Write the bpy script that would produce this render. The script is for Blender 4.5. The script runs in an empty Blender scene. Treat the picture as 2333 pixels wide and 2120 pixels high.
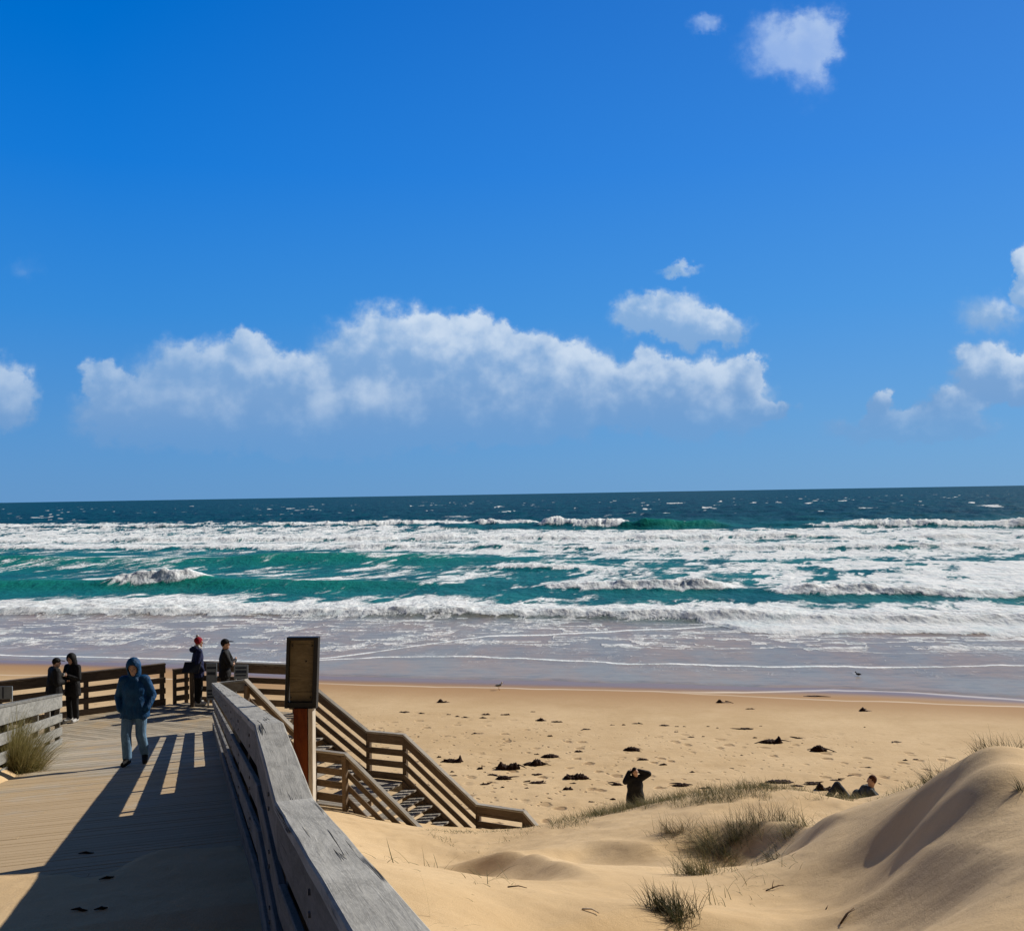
import bpy, bmesh, math, random
import numpy as np
from mathutils import Vector, Matrix

random.seed(7)
scene = bpy.context.scene
COL = scene.collection
R = math.radians

# ------------------------------------------------------------------ camera
FX, CX, CY = 2333.0, 1166.5, 1060.0           # the photograph is 2333 x 2120
CAMZ = 11.2                                   # metres above the sea
PITCH, ROLL = math.atan(64.8 / FX), math.atan(0.0169)
_f0 = Vector((0, math.cos(PITCH), math.sin(PITCH)))
_u0 = Vector((0, -math.sin(PITCH), math.cos(PITCH)))
_r0 = Vector((1, 0, 0))
CR = (_r0 * math.cos(ROLL) - _u0 * math.sin(ROLL)).normalized()
CU = (_r0 * math.sin(ROLL) + _u0 * math.cos(ROLL)).normalized()
CF = _f0
CAM = Vector((0, 0, CAMZ))
cam_data = bpy.data.cameras.new("camera")
cam = bpy.data.objects.new("camera", cam_data)
COL.objects.link(cam)
cam_data.sensor_fit = 'HORIZONTAL'
cam_data.sensor_width = 36.0
cam_data.lens = 36.0
cam_data.clip_start = 0.05
cam_data.clip_end = 90000
cam.matrix_world = Matrix(((CR.x, CU.x, -CF.x, CAM.x), (CR.y, CU.y, -CF.y, CAM.y),
                           (CR.z, CU.z, -CF.z, CAM.z), (0, 0, 0, 1)))
scene.camera = cam


def at(px, py, d):
    """world point at depth y = d on the sight line of a photograph pixel (used to survey the place)"""
    r = CF + CR * ((px - CX) / FX) + CU * ((CY - py) / FX)
    return CAM + r * (d / r.y)


# ------------------------------------------------------------------ light
SUN_EL = R(33)
SUN_AZ = math.atan2(1.0, 0.72)                 # from +Y towards +X
SUN = Vector((math.sin(SUN_AZ) * math.cos(SUN_EL), math.cos(SUN_AZ) * math.cos(SUN_EL), math.sin(SUN_EL)))
sl = bpy.data.lights.new("sun", 'SUN')
sl.energy = 5.0
sl.angle = R(0.5)
sl.color = (1.0, 0.93, 0.82)
so = bpy.data.objects.new("sun", sl)
so.rotation_euler = SUN.to_track_quat('Z', 'Y').to_euler()
so.location = (40, 20, 60)
COL.objects.link(so)

scene.view_settings.view_transform = 'Standard'
scene.view_settings.look = 'None'
scene.view_settings.exposure = 0.0
scene.view_settings.gamma = 1.0
scene.cycles.max_bounces = 6
scene.cycles.use_denoising = True


# ------------------------------------------------------------------ node helper
class NT:
    def __init__(s, tree):
        s.t = tree
        s.n = tree.nodes
        s.l = tree.links

    def new(s, kind, **kw):
        n = s.n.new(kind)
        for k, v in kw.items():
            setattr(n, k, v)
        return n

    def put(s, sock, v):
        if v is None:
            return
        if isinstance(v, bpy.types.NodeSocket):
            s.l.new(v, sock)
        elif isinstance(v, (tuple, list)):
            if len(v) == 3 and len(sock.default_value) == 4:
                v = tuple(v) + (1,)
            sock.default_value = v
        else:
            sock.default_value = v

    def m(s, op, a, b=None, c=None, clamp=False):
        n = s.new('ShaderNodeMath', operation=op, use_clamp=clamp)
        for i, v in enumerate((a, b, c)):
            if v is not None:
                s.put(n.inputs[i], v)
        return n.outputs[0]

    def vm(s, op, a, b=None, scale=None):
        n = s.new('ShaderNodeVectorMath', operation=op)
        s.put(n.inputs[0], a)
        if b is not None:
            s.put(n.inputs[1], b)
        if scale is not None:
            s.put(n.inputs['Scale'], scale)
        return n.outputs['Value'] if op in ('LENGTH', 'DOT_PRODUCT', 'DISTANCE') else n.outputs[0]

    def noise(s, vec, scale=1, detail=4, rough=0.55, dist=0.0, out='Fac'):
        n = s.new('ShaderNodeTexNoise')
        s.put(n.inputs['Vector'], vec)
        n.inputs['Scale'].default_value = scale
        n.inputs['Detail'].default_value = detail
        n.inputs['Roughness'].default_value = rough
        n.inputs['Distortion'].default_value = dist
        return n.outputs[out]

    def voronoi(s, vec, scale=1, rand=1.0, out='Distance'):
        n = s.new('ShaderNodeTexVoronoi')
        s.put(n.inputs['Vector'], vec)
        n.inputs['Scale'].default_value = scale
        n.inputs['Randomness'].default_value = rand
        return n.outputs[out]

    def ramp(s, fac, lo, hi, a=0.0, b=1.0, smooth=True):
        n = s.new('ShaderNodeMapRange')
        n.interpolation_type = 'SMOOTHSTEP' if smooth else 'LINEAR'
        s.put(n.inputs['Value'], fac)
        s.put(n.inputs['From Min'], lo)
        s.put(n.inputs['From Max'], hi)
        s.put(n.inputs['To Min'], a)
        s.put(n.inputs['To Max'], b)
        return n.outputs['Result']

    def mix(s, fac, a, b, blend='MIX'):
        n = s.new('ShaderNodeMix', data_type='RGBA', blend_type=blend)
        s.put(n.inputs['Factor'], fac)
        s.put(n.inputs['A'], a) if False else None
        s.put([i for i in n.inputs if i.name == 'A' and i.type == 'RGBA'][0], a)
        s.put([i for i in n.inputs if i.name == 'B' and i.type == 'RGBA'][0], b)
        return [o for o in n.outputs if o.type == 'RGBA'][0]

    def comb(s, x, y, z):
        n = s.new('ShaderNodeCombineXYZ')
        for i, v in enumerate((x, y, z)):
            s.put(n.inputs[i], v)
        return n.outputs[0]

    def sep(s, v):
        n = s.new('ShaderNodeSeparateXYZ')
        s.put(n.inputs[0], v)
        return n.outputs

    def attr(s, name, out='Fac'):
        n = s.new('ShaderNodeAttribute', attribute_name=name)
        return n.outputs[out]

    def bump(s, h, strength=0.3, dist=0.02, normal=None):
        n = s.new('ShaderNodeBump')
        n.inputs['Strength'].default_value = strength
        n.inputs['Distance'].default_value = dist
        s.put(n.inputs['Height'], h)
        if normal is not None:
            s.put(n.inputs['Normal'], normal)
        return n.outputs[0]


def material(name):
    m = bpy.data.materials.new(name)
    m.use_nodes = True
    t = NT(m.node_tree)
    t.n.clear()
    out = t.new('ShaderNodeOutputMaterial')
    b = t.new('ShaderNodeBsdfPrincipled')
    t.l.new(b.outputs[0], out.inputs[0])
    return m, t, b


# ------------------------------------------------------------------ world: Nishita sky and drifting cumulus
world = bpy.data.worlds.new("World")
scene.world = world
world.use_nodes = True
w = NT(world.node_tree)
w.n.clear()
wo = w.new('ShaderNodeOutputWorld')
bg = w.new('ShaderNodeBackground')
bg.inputs['Strength'].default_value = 0.10
w.l.new(bg.outputs[0], wo.inputs[0])
sky = w.new('ShaderNodeTexSky', sky_type='NISHITA')
sky.sun_disc = False
sky.sun_elevation = SUN_EL
sky.sun_rotation = SUN_AZ
sky.altitude = 0
sky.air_density = 1.0
sky.dust_density = 0.4
sky.ozone_density = 3.0
tc = w.new('ShaderNodeTexCoord')
gx, gy, gz = w.sep(tc.outputs['Generated'])
# compass / height coordinates of the sky: tangent of bearing and of elevation towards the sea
ysafe = w.m('MAXIMUM', gy, 0.05)
su = w.m('DIVIDE', gx, ysafe)
sv = w.m('DIVIDE', gz, ysafe)


def uv_of(px, py):
    p = at(px, py, 1.0) - CAM
    return p.x, p.z


# cloud masses: centre, half width, half height (photo pixels), weight
CLOUDS = [
    (1800, 105, 104, 76, 0.62), (1862, 75, 58, 58, 0.45), (1840, 175, 52, 55, 0.35), (1607, 52, 44, 26, 0.36),
    (1560, 615, 46, 13, 0.28), (1500, 715, 92, 46, 0.62), (1605, 752, 90, 42, 0.7),
    (1060, 800, 85, 78, 0.95), (1240, 840, 130, 70, 0.9), (930, 800, 190, 85, 0.7), (1130, 915, 280, 90, 1.0),
    (560, 785, 48, 36, 0.5), (630, 870, 130, 70, 0.75), (470, 850, 160, 75, 0.5), (245, 875, 52, 46, 0.8), (350, 930, 170, 60, 0.6),
    (850, 910, 110, 60, 0.6), (700, 965, 440, 70, 0.8),
    (1470, 870, 70, 60, 0.75), (1570, 915, 170, 80, 0.9), (1695, 855, 44, 44, 0.75), (1745, 928, 62, 22, 0.6),
    (5, 905, 75, 80, 0.75), (50, 620, 45, 28, 0.08),
    (2335, 625, 30, 58, 0.8), (2260, 715, 70, 45, 0.25), (2245, 845, 72, 60, 0.8), (2320, 865, 70, 50, 0.8),
    (2005, 925, 26, 40, 0.7), (2170, 935, 70, 60, 0.6), (2090, 975, 190, 34, 0.5),
]
grp = bpy.data.node_groups.new("cloud_density", 'ShaderNodeTree')
grp.interface.new_socket("P", in_out='INPUT', socket_type='NodeSocketVector')
grp.interface.new_socket("D", in_out='OUTPUT', socket_type='NodeSocketFloat')
g = NT(grp)
gi = g.new('NodeGroupInput')
go = g.new('NodeGroupOutput')
P0 = gi.outputs[0]
warp = g.noise(P0, 26, 5, 0.62, out='Color')
PW = g.vm('ADD', P0, g.vm('SCALE', g.vm('SUBTRACT', warp, (0.5, 0.5, 0.5)), scale=0.055))
grp.interface.new_socket("H", in_out='OUTPUT', socket_type='NodeSocketFloat')
acc = hacc = None
for (px, py, rx, ry, wt) in CLOUDS:
    u0, v0_ = uv_of(px, py)
    n = g.new('ShaderNodeVectorMath', operation='MULTIPLY_ADD')
    kx, ky = FX / rx / 1.47, FX / ry / 1.47
    g.put(n.inputs[0], PW)
    n.inputs[1].default_value = (kx, ky, 0)
    n.inputs[2].default_value = (-u0 * kx, -v0_ * ky, 0)
    b = g.m('SUBTRACT', 1.0, g.vm('DOT_PRODUCT', n.outputs[0], n.outputs[0]), clamp=True)
    b = g.m('MULTIPLY', b, b)
    hq = g.vm('DOT_PRODUCT', n.outputs[0], (0.45 * wt, 0.95 * wt, 0))
    acc = g.m('MULTIPLY', b, wt) if acc is None else g.m('MULTIPLY_ADD', b, wt, acc)
    hacc = g.m('MULTIPLY', b, hq) if hacc is None else g.m('MULTIPLY_ADD', b, hq, hacc)
g.l.new(acc, go.inputs[0])
g.l.new(hacc, go.inputs[1])
cn_ = w.new('ShaderNodeGroup')
cn_.node_tree = grp
suv = w.comb(su, sv, 0.0)
w.put(cn_.inputs[0], suv)
d0, h0 = cn_.outputs[0], cn_.outputs[1]
front = w.ramp(gy, 0.05, 0.2)
fine = w.noise(suv, 46, 5, 0.52)
soft = w.noise(suv, 17, 3, 0.5)
dd = w.m('MULTIPLY', d0, w.ramp(fine, 0.25, 0.75, 0.55, 1.35, smooth=False))
cover = w.m('MULTIPLY', w.ramp(dd, 0.0, w.ramp(sv, 0.2, 0.32, 0.27, 0.52), 0.0, 0.95), front)
cover = w.m('MULTIPLY', cover, w.ramp(sv, 0.035, 0.100, 0.35, 1.0))
hgt_ = w.m('DIVIDE', h0, w.m('MAXIMUM', d0, 0.02))
litv = w.m('ADD', hgt_, w.m('MULTIPLY_ADD', fine, 1.5, -0.75))
litv = w.m('ADD', litv, w.m('MULTIPLY_ADD', soft, 1.6, -0.8))
lit = w.ramp(litv, -0.35, 0.95)
lit = w.m('MULTIPLY', lit, w.ramp(dd, 0.02, 0.30, 0.45, 1.0))
lit = w.m('MULTIPLY', lit, w.ramp(sv, 0.045, 0.145, 0.30, 1.0))
lit = w.m('MULTIPLY', lit, w.ramp(sv, 0.22, 0.34, 1.0, 0.35))
lit = w.m('MULTIPLY', lit, w.ramp(su, -0.36, -0.12, 0.62, 1.0))
# clear-sky colour: the Nishita sky, deepened, thinning to marine haze at the horizon
skyn = w.vm('MULTIPLY', sky.outputs[0], (0.55, 0.85, 1.25))
rmp = w.new('ShaderNodeValToRGB')
w.put(rmp.inputs[0], gz)
els = rmp.color_ramp.elements
for k, (pos, c) in enumerate([(0.0, (0.13, 0.32, 0.61)), (0.07, (0.095, 0.305, 0.65)), (0.17, (0.042, 0.266, 0.70)), (0.30, (0.012, 0.205, 0.70)), (0.45, (0.002, 0.152, 0.60)), (0.58, (0.016, 0.06, 0.19)), (0.9, (0.026, 0.034, 0.068))]):
    e = els[k] if k < 2 else els.new(pos)
    e.position = pos
    e.color = (*c, 1)
side = w.ramp(gx, -0.35, 0.55, -0.4, 1.0, smooth=False)
grad = w.vm('SCALE', w.vm('ADD', rmp.outputs[0], w.vm('SCALE', (0.028, 0.040, 0.03), scale=side)), scale=10.0)
# darker, plainer sky overhead and inland, away from the sea horizon
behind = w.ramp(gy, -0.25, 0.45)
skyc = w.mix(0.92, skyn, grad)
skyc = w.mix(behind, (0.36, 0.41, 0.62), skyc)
shade_c = w.mix(w.ramp(sv, 0.05, 0.2), (1.75, 3.4, 6.15), (2.4, 4.25, 7.1))
shade_c = w.mix(w.ramp(sv, 0.22, 0.36), shade_c, (3.0, 4.6, 8.0))
cloud_c = w.mix(lit, shade_c, (6.2, 7.3, 8.7))
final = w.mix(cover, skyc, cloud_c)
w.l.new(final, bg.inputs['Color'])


# ------------------------------------------------------------------ numpy noise
def _hash(ix, iy, seed):
    h = (ix.astype(np.int64) * 374761393 + iy.astype(np.int64) * 668265263 + seed * 974634777) & 0xFFFFFFFF
    h = ((h ^ (h >> 13)) * 1274126177) & 0xFFFFFFFF
    h = (h ^ (h >> 16)) & 0xFFFFFFFF
    return h.astype(np.float64) / 4294967295.0


def vnoise(x, y, seed=0):
    ix, iy = np.floor(x), np.floor(y)
    fx, fy = x - ix, y - iy
    fx = fx * fx * fx * (fx * (fx * 6 - 15) + 10)
    fy = fy * fy * fy * (fy * (fy * 6 - 15) + 10)
    a, b = _hash(ix, iy, seed), _hash(ix + 1, iy, seed)
    c, d = _hash(ix, iy + 1, seed), _hash(ix + 1, iy + 1, seed)
    return (a + (b - a) * fx) * (1 - fy) + (c + (d - c) * fx) * fy


def fbm(x, y, octs=4, seed=0, gain=0.5):
    t = np.zeros_like(np.asarray(x, dtype=float))
    amp, tot = 1.0, 0.0
    for o in range(octs):
        t = t + amp * vnoise(x * 2 ** o + 17.3 * o, y * 2 ** o - 9.1 * o, seed + o)
        tot += amp
        amp *= gain
    return t / tot


def sstep(x, a, b):
    t = np.clip((x - a) / (b - a), 0, 1)
    return t * t * (3 - 2 * t)


def smax(a, b, k):
    h = np.clip(0.5 + 0.5 * (a - b) / k, 0, 1)
    return b + (a - b) * h + k * h * (1 - h)


def grid_mesh(name, X, Y, Z, mat, attrs=None, kind='structure'):
    nr, nc = X.shape
    me = bpy.data.meshes.new(name)
    co = np.stack([X, Y, Z], -1).reshape(-1, 3).astype(np.float32)
    idx = np.arange(nr * nc).reshape(nr, nc)
    q = np.stack([idx[:-1, :-1], idx[:-1, 1:], idx[1:, 1:], idx[1:, :-1]], -1).reshape(-1, 4)
    me.vertices.add(len(co))
    me.vertices.foreach_set('co', co.ravel())
    me.loops.add(q.size)
    me.loops.foreach_set('vertex_index', q.ravel().astype(np.int32))
    me.polygons.add(len(q))
    me.polygons.foreach_set('loop_start', (np.arange(len(q)) * 4).astype(np.int32))
    me.polygons.foreach_set('loop_total', np.full(len(q), 4, np.int32))
    me.polygons.foreach_set('use_smooth', np.ones(len(q), bool))
    for k, v in (attrs or {}).items():
        a = me.attributes.new(k, 'FLOAT', 'POINT')
        a.data.foreach_set('value', np.asarray(v, dtype=np.float32).ravel())
    me.update()
    me.materials.append(mat)
    o = bpy.data.objects.new(name, me)
    COL.objects.link(o)
    if kind:
        o['kind'] = kind
    return o


# ------------------------------------------------------------------ survey of the boardwalk
UX, UY = -0.2961, 0.9552           # direction of the ramp (plan)
VX, VY = -0.9552, -0.2961          # to the left of it
V0 = -0.3286                       # inner edge of the right hand rail
VL = 2.70                          # inner edge of the left hand rail
S_END = 24.29
RAIL_H = 1.10
PLAT_H = 5.22                      # platform, metres below the eye


def h_top(s):
    s = np.asarray(s, dtype=float)
    return np.where(s < 4.66, 1.335 - 0.1566 * (4.66 - s),
                    np.where(s < 6.28, 1.335, np.minimum(1.335 + 0.1566 * (s - 6.28), 4.155)))


def deck_z(s):
    return CAMZ - (h_top(s) + RAIL_H - 0.03)


def sv_of(x, y):
    return x * UX + y * UY, x * VX + y * VY


def xy_of(s, v):
    return s * UX + v * VX, s * UY + v * VY


PLAT = [(-6.95, 23.05), (-6.10, 22.55), (-5.05, 24.95), (-8.45, 26.55), (-8.85, 26.35), (-19.0, 19.3), (-17.5, 16.9), (-9.75, 22.15)]


def in_poly(x, y, poly, grow=0.0):
    """signed-ish inside test for a polygon (vectorised); returns bool array"""
    inside = np.zeros(np.shape(x), bool)
    n = len(poly)
    cx_ = sum(p[0] for p in poly) / n
    cy_ = sum(p[1] for p in poly) / n
    pts = []
    for (a, b) in poly:
        d = math.hypot(a - cx_, b - cy_)
        pts.append((a + (a - cx_) / d * grow, b + (b - cy_) / d * grow))
    for i in range(n):
        x1, y1 = pts[i]
        x2, y2 = pts[(i + 1) % n]
        cond = ((y1 > y) != (y2 > y)) & (x < (x2 - x1) * (y - y1) / (y2 - y1 + 1e-12) + x1)
        inside ^= cond
    return inside


# ------------------------------------------------------------------ the sand: dunes and beach in one sheet
CTRL = [  # photo x, photo y, metres ahead
    (1000, 2120, 5.6), (1250, 2120, 5.8), (1500, 2120, 6.0), (1800, 2120, 5.6), (2100, 2120, 5.0), (2333, 2120, 4.6),
    (2260, 1715, 9.0), (2333, 1718, 8.8), (2200, 1728, 9.4), (2130, 1752, 10.3), (2040, 1802, 11.8), (1960, 1836, 13.2),
    (2250, 1850, 7.6), (2330, 1950, 6.2), (2100, 1900, 8.5), (2030, 1960, 8.4), (2200, 2000, 6.4), (1900, 1990, 8.2),
    (1500, 1990, 9.5), (1300, 2000, 9.4), (1215, 1899, 14.0), (1460, 1883, 14.7), (1330, 2048, 7.8), (1430, 2004, 8.1), (1520, 1974, 8.5), (1200, 2100, 7.3), (1700, 1856, 15.5), (1800, 1868, 14.0), (1900, 1868, 13.5), (1700, 1960, 10.2),
    (1300, 1864, 19.2), (1440, 1846, 19.5), (1600, 1808, 19.5), (1750, 1798, 19.0), (1850, 1806, 18.2),
    (1000, 1965, 15.2), (850, 1932, 14.0), (750, 1902, 13.0), (700, 1850, 17.5), (778, 1850, 21.5), (965, 1880, 21.3), (1090, 1887, 22.8), (1220, 1884, 22.4), (1100, 1903, 20.0),
    (1960, 1838, 22.0), (1960, 1850, 19.0), (1960, 1862, 16.0), (1960, 1858, 11.2), (1960, 1935, 9.4), (1880, 1880, 11.5), (2040, 1850, 10.0), (1880, 1822, 20.5), (2260, 1724, 10.2), (2333, 1728, 10.2), (2200, 1740, 10.8), (2130, 1765, 12.0), (2260, 1745, 12.5), (2400, 1715, 9.5), (2480, 1740, 9.0), (2260, 1740, 8.4), (2333, 1745, 8.2), (2150, 1790, 9.3), (2333, 1770, 13.5), (2200, 1790, 15.5), (2333, 1720, 20.0),
    (900, 2080, 5.4), (760, 1965, 8.2), (1100, 2060, 7.4),
]
pts = []
for (px, py, d) in CTRL:
    p = at(px, py, d)
    pts.append((p.x, p.y, CAMZ - p.z))
for (x, y, h) in [(-0.9, 3.0, 2.2), (0.3, 2.5, 1.75), (2, 2.2, 1.65), (4, 2.2, 1.6), (7, 5, 1.7), (9, 9, 2.1), (14, 9, 2.3), (16, 16, 4.2), (24, 22, 6.2), (20, 14, 3.2),
                  (-6.3, 16, 4.4), (-7.6, 21, 6.1), (-8.0, 25.0, 6.6), (-11, 25.5, 6.9), (-9, 28, 7.9), (-15, 28, 8.0), (-20, 26, 7.2), (-14, 20, 5.9),
                  (-8.2, 15.0, 3.86), (-10.5, 15.5, 3.7), (-9.6, 18.5, 4.75), (-6.9, 12, 3.35), (-8.5, 11, 3.0), (-5.2, 8, 2.75), (-4.2, 4.5, 2.2), (-7, 5, 2.0), (-12, 10, 2.9), (-17, 13, 3.6),
                  (-3.0, 6.0, 2.6), (-4.2, 11.0, 3.4), (-5.6, 18.5, 5.2), (1.2, 24.5, 8.2), (4.0, 24.0, 8.2), (7.5, 24.0, 8.0), (11, 27, 8.6), (-3, 26.5, 8.5), (3, 29, 9.4), (-8, 33, 9.4), (12, 33, 9.6), (-20, 33, 9.3), (22, 33, 9.4), (0, 36, 9.9)]:
    pts.append((x, y, h))
pts = np.array(pts)


def _ker(r2):
    return np.sqrt(r2 + 0.25)


_A = _ker((pts[:, None, 0] - pts[None, :, 0]) ** 2 + (pts[:, None, 1] - pts[None, :, 1]) ** 2)
_P = np.c_[np.ones(len(pts)), pts[:, 0], pts[:, 1]]
_M = np.block([[_A + 0.002 * np.eye(len(pts)), _P], [_P.T, np.zeros((3, 3))]])
_W = np.linalg.solve(_M, np.r_[pts[:, 2], 0, 0, 0])


def dune_h(x, y):
    h = _W[-3] + _W[-2] * x + _W[-1] * y
    for i in range(len(pts)):
        h = h + _W[i] * _ker((x - pts[i, 0]) ** 2 + (y - pts[i, 1]) ** 2)
    return h


# crests of blown sand: photo points of the crest line, rise, hollow on the camera side, width of crest, width of hollow
RIDGES = [
    ([(940, 1985, 15.4), (1020, 1958, 15.1), (1110, 1928, 14.7), (1210, 1897, 14.0), (1255, 1930, 12.8), (1320, 1968, 11.6), (1410, 2008, 10.2)], 0.12, 0.50, 0.5, 0.50),
    ([(1290, 1918, 15.4), (1390, 1896, 15.1), (1470, 1881, 14.6), (1540, 1890, 14.0), (1620, 1915, 13.0)], 0.14, 0.36, 0.5, 0.75),
    ([(1600, 1896, 15.3), (1680, 1882, 15.0), (1740, 1873, 14.7), (1810, 1868, 13.9)], 0.10, 0.30, 0.5, 0.5),
    ([(1760, 1860, 14.7), (1825, 1874, 13.9), (1880, 1884, 13.0), (1960, 1892, 11.6)], 0.10, 0.50, 0.5, 0.5),
    ([(2260, 1706, 9.4), (2200, 1735, 9.3), (2150, 1775, 9.15), (2115, 1820, 9.0), (2094, 1865, 8.7), (2105, 1915, 8.2), (2150, 1945, 7.7)], 0.10, 0.40, 0.4, 0.70),
    ([(2110, 1890, 8.2), (2220, 1900, 7.5), (2290, 1926, 6.9), (2400, 1975, 6.2)], 0.05, 0.24, 0.5, 0.5),
    ([(1170, 2112, 7.2), (1250, 2080, 7.5), (1340, 2046, 7.8), (1430, 2002, 8.1), (1540, 1968, 8.5)], 0.06, 0.34, 0.4, 0.5),
]


def _smooth_line(P, n=110):
    P = np.array(P, float)
    d = np.r_[0, np.cumsum(np.hypot(*np.diff(P, axis=0).T))]
    t_ = np.linspace(0, d[-1], n)
    q = np.c_[np.interp(t_, d, P[:, 0]), np.interp(t_, d, P[:, 1])]
    for _ in range(160):
        q[1:-1] = 0.25 * q[:-2] + 0.5 * q[1:-1] + 0.25 * q[2:]
    return q


def ridge_dz(x, y):
    dz = np.zeros_like(x)
    for (poly, A, B, wl, wh) in RIDGES:
        q = _smooth_line([(lambda p: (p.x, p.y))(at(*k)) for k in poly])
        tg = np.gradient(q, axis=0)
        tg /= np.hypot(tg[:, 0], tg[:, 1])[:, None]
        x0, x1 = q[:, 0].min() - 9, q[:, 0].max() + 9
        y0, y1 = q[:, 1].min() - 9, q[:, 1].max() + 9
        m = (x > x0) & (x < x1) & (y > y0) & (y < y1)
        if not m.any():
            continue
        xs, ys_ = x[m], y[m]
        best = np.full(xs.shape, 1e9)
        for i in range(len(q)):
            best = np.minimum(best, (xs - q[i, 0]) ** 2 + (ys_ - q[i, 1]) ** 2)
        dm = np.sqrt(best)
        tau = 0.05 + 0.07 * dm
        sw, sn, stt = np.zeros_like(xs), np.zeros_like(xs), np.zeros_like(xs)
        for i in range(len(q)):
            dx, dy = xs - q[i, 0], ys_ - q[i, 1]
            di = np.sqrt(dx * dx + dy * dy)
            wi = np.exp(-(di - dm) / tau)
            sw += wi
            sn += wi * -(tg[i, 0] * dy - tg[i, 1] * dx)       # positive on the right of the line
            stt += wi * (i / (len(q) - 1))
        n = sn / sw
        tt = stt / sw
        n = np.sign(n) * np.maximum(np.abs(n), 0)
        fade = sstep(tt, 0.0, 0.28) * (1 - sstep(tt, 0.72, 1.0))
        wob = 1 + 0.3 * (vnoise(xs * 0.8, ys_ * 0.8, 5) - 0.5)
        far = n < 0
        mm = np.abs(n)
        lit_p = A * (np.exp(-mm / (1.5 * wl + 0.4)) - 1) * np.exp(-(dm / 1.3) ** 2)
        shd = -B * wob * (1 - np.exp(-(mm / wh) ** 1.7)) * np.exp(-(dm / 2.2) ** 1.8)
        dz[m] += np.where(far, lit_p, shd) * fade
    return dz


def sand_z(x, y):
    x = np.asarray(x, dtype=float)
    y = np.asarray(y, dtype=float)
    c = 0.29 * x + 0.957 * y
    a = 0.957 * x - 0.29 * y
    zb = 0.35 + (58 - c) * 0.0545 + 0.10 * (fbm(a / 9, c / 5, 3, 3) - 0.5) * sstep(c, 60, 48)
    zb = np.where(c > 70, np.maximum(zb, -3.0), zb)
    zb += 0.05 * (fbm(x * 1.3, y * 1.3, 3, 12) - 0.5) * sstep(c, 46, 34)
    near = y < 40
    zd = np.full(x.shape, -5.0)
    if near.any():
        xn, yn = x[near], y[near]
        z = CAMZ - dune_h(xn, yn) + ridge_dz(xn, yn)
        z += 0.10 * (fbm(xn * 0.8, yn * 0.8, 4, 21) - 0.5) + 0.05 * (fbm(xn * 2.6, yn * 2.6, 3, 27) - 0.5) * sstep(yn, 12, 19)
        # wind ripples, faint
        zd[near] = z
    zd = zd - np.maximum(0, y - 30) * 0.4
    z = smax(zd, zb, 0.35)
    # keep clear of the boardwalk, with drifts lying on it
    s, v = sv_of(x, y)
    corr = (v > V0 - 0.22) & (v < VL + 0.02) & (s < S_END + 0.2)
    cov = -0.16 + 0.19 * sstep(9.0 + 0.9 * (fbm(v * 1.2, s * 0.6, 3, 44) - 0.5) * 2 - s, -0.5, 1.3)
    cov += 0.03 * (fbm(x * 2.2, y * 2.2, 4, 51) - 0.5) * (cov > -0.02)
    spill = np.exp(-((s - 16.6) / 1.5) ** 2 - ((v - 2.95) / 0.42) ** 2) * 0.36
    cov = np.maximum(cov, -0.16 + spill)
    dz = deck_z(s)
    z = np.where(corr, dz + cov, z)
    # ground beside the deck meets its edge
    rim = (v >= VL + 0.02) & (v < VL + 1.2) & (s < 18.4)
    f = sstep(v, VL + 1.2, VL + 0.02)
    z = np.where(rim, z * (1 - f) + (dz + np.maximum(cov, -0.03) + 0.0) * f, z)
    rim = (v >= VL - 0.1) & (v < VL + 2.4) & (s >= 18.2) & (s < 24.2)
    z = np.where(rim, np.minimum(z, dz - 0.35), z)
    out = (v < V0 - 0.22) & (v > V0 - 1.3) & (s < 24)
    z = np.where(out, np.minimum(z, dz - 0.02 + 0.25 * sstep(v, V0 - 0.22, V0 - 1.3)), z)
    pl = in_poly(x, y, PLAT, 0.35)
    z = np.where(pl, np.minimum(z, CAMZ - PLAT_H - 0.35), z)
    return z


qs = np.linspace(-1, 1, 1150)
qs = np.sign(qs) * (0.62 * np.abs(qs) + 0.55 * np.abs(qs) ** 5)
ys = np.concatenate([np.geomspace(1.4, 30, 600), np.linspace(30, 66, 330)[1:], np.linspace(66, 85, 30)[1:], np.linspace(88, 140, 12)])
GX = qs[None, :] * ys[:, None]
GY = np.repeat(ys[:, None], len(qs), 1)
GZ = sand_z(GX, GY)


def ac(px, py, h=CAMZ):
    """along-shore and off-shore coordinate of a photo pixel on a level h below the eye"""
    r = CF + CR * ((px - CX) / FX) + CU * ((CY - py) / FX)
    d = -h / r.z
    return 0.957 * r.x * d - 0.29 * r.y * d, 0.29 * r.x * d + 0.957 * r.y * d


_ga, _gc = 0.957 * GX - 0.29 * GY, 0.29 * GX + 0.957 * GY


def shore_line(points, h=CAMZ - 0.45, a=None):
    q = sorted(ac(*p, h) for p in points)
    return np.interp(_ga if a is None else a, [i[0] for i in q], [i[1] for i in q])


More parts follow.
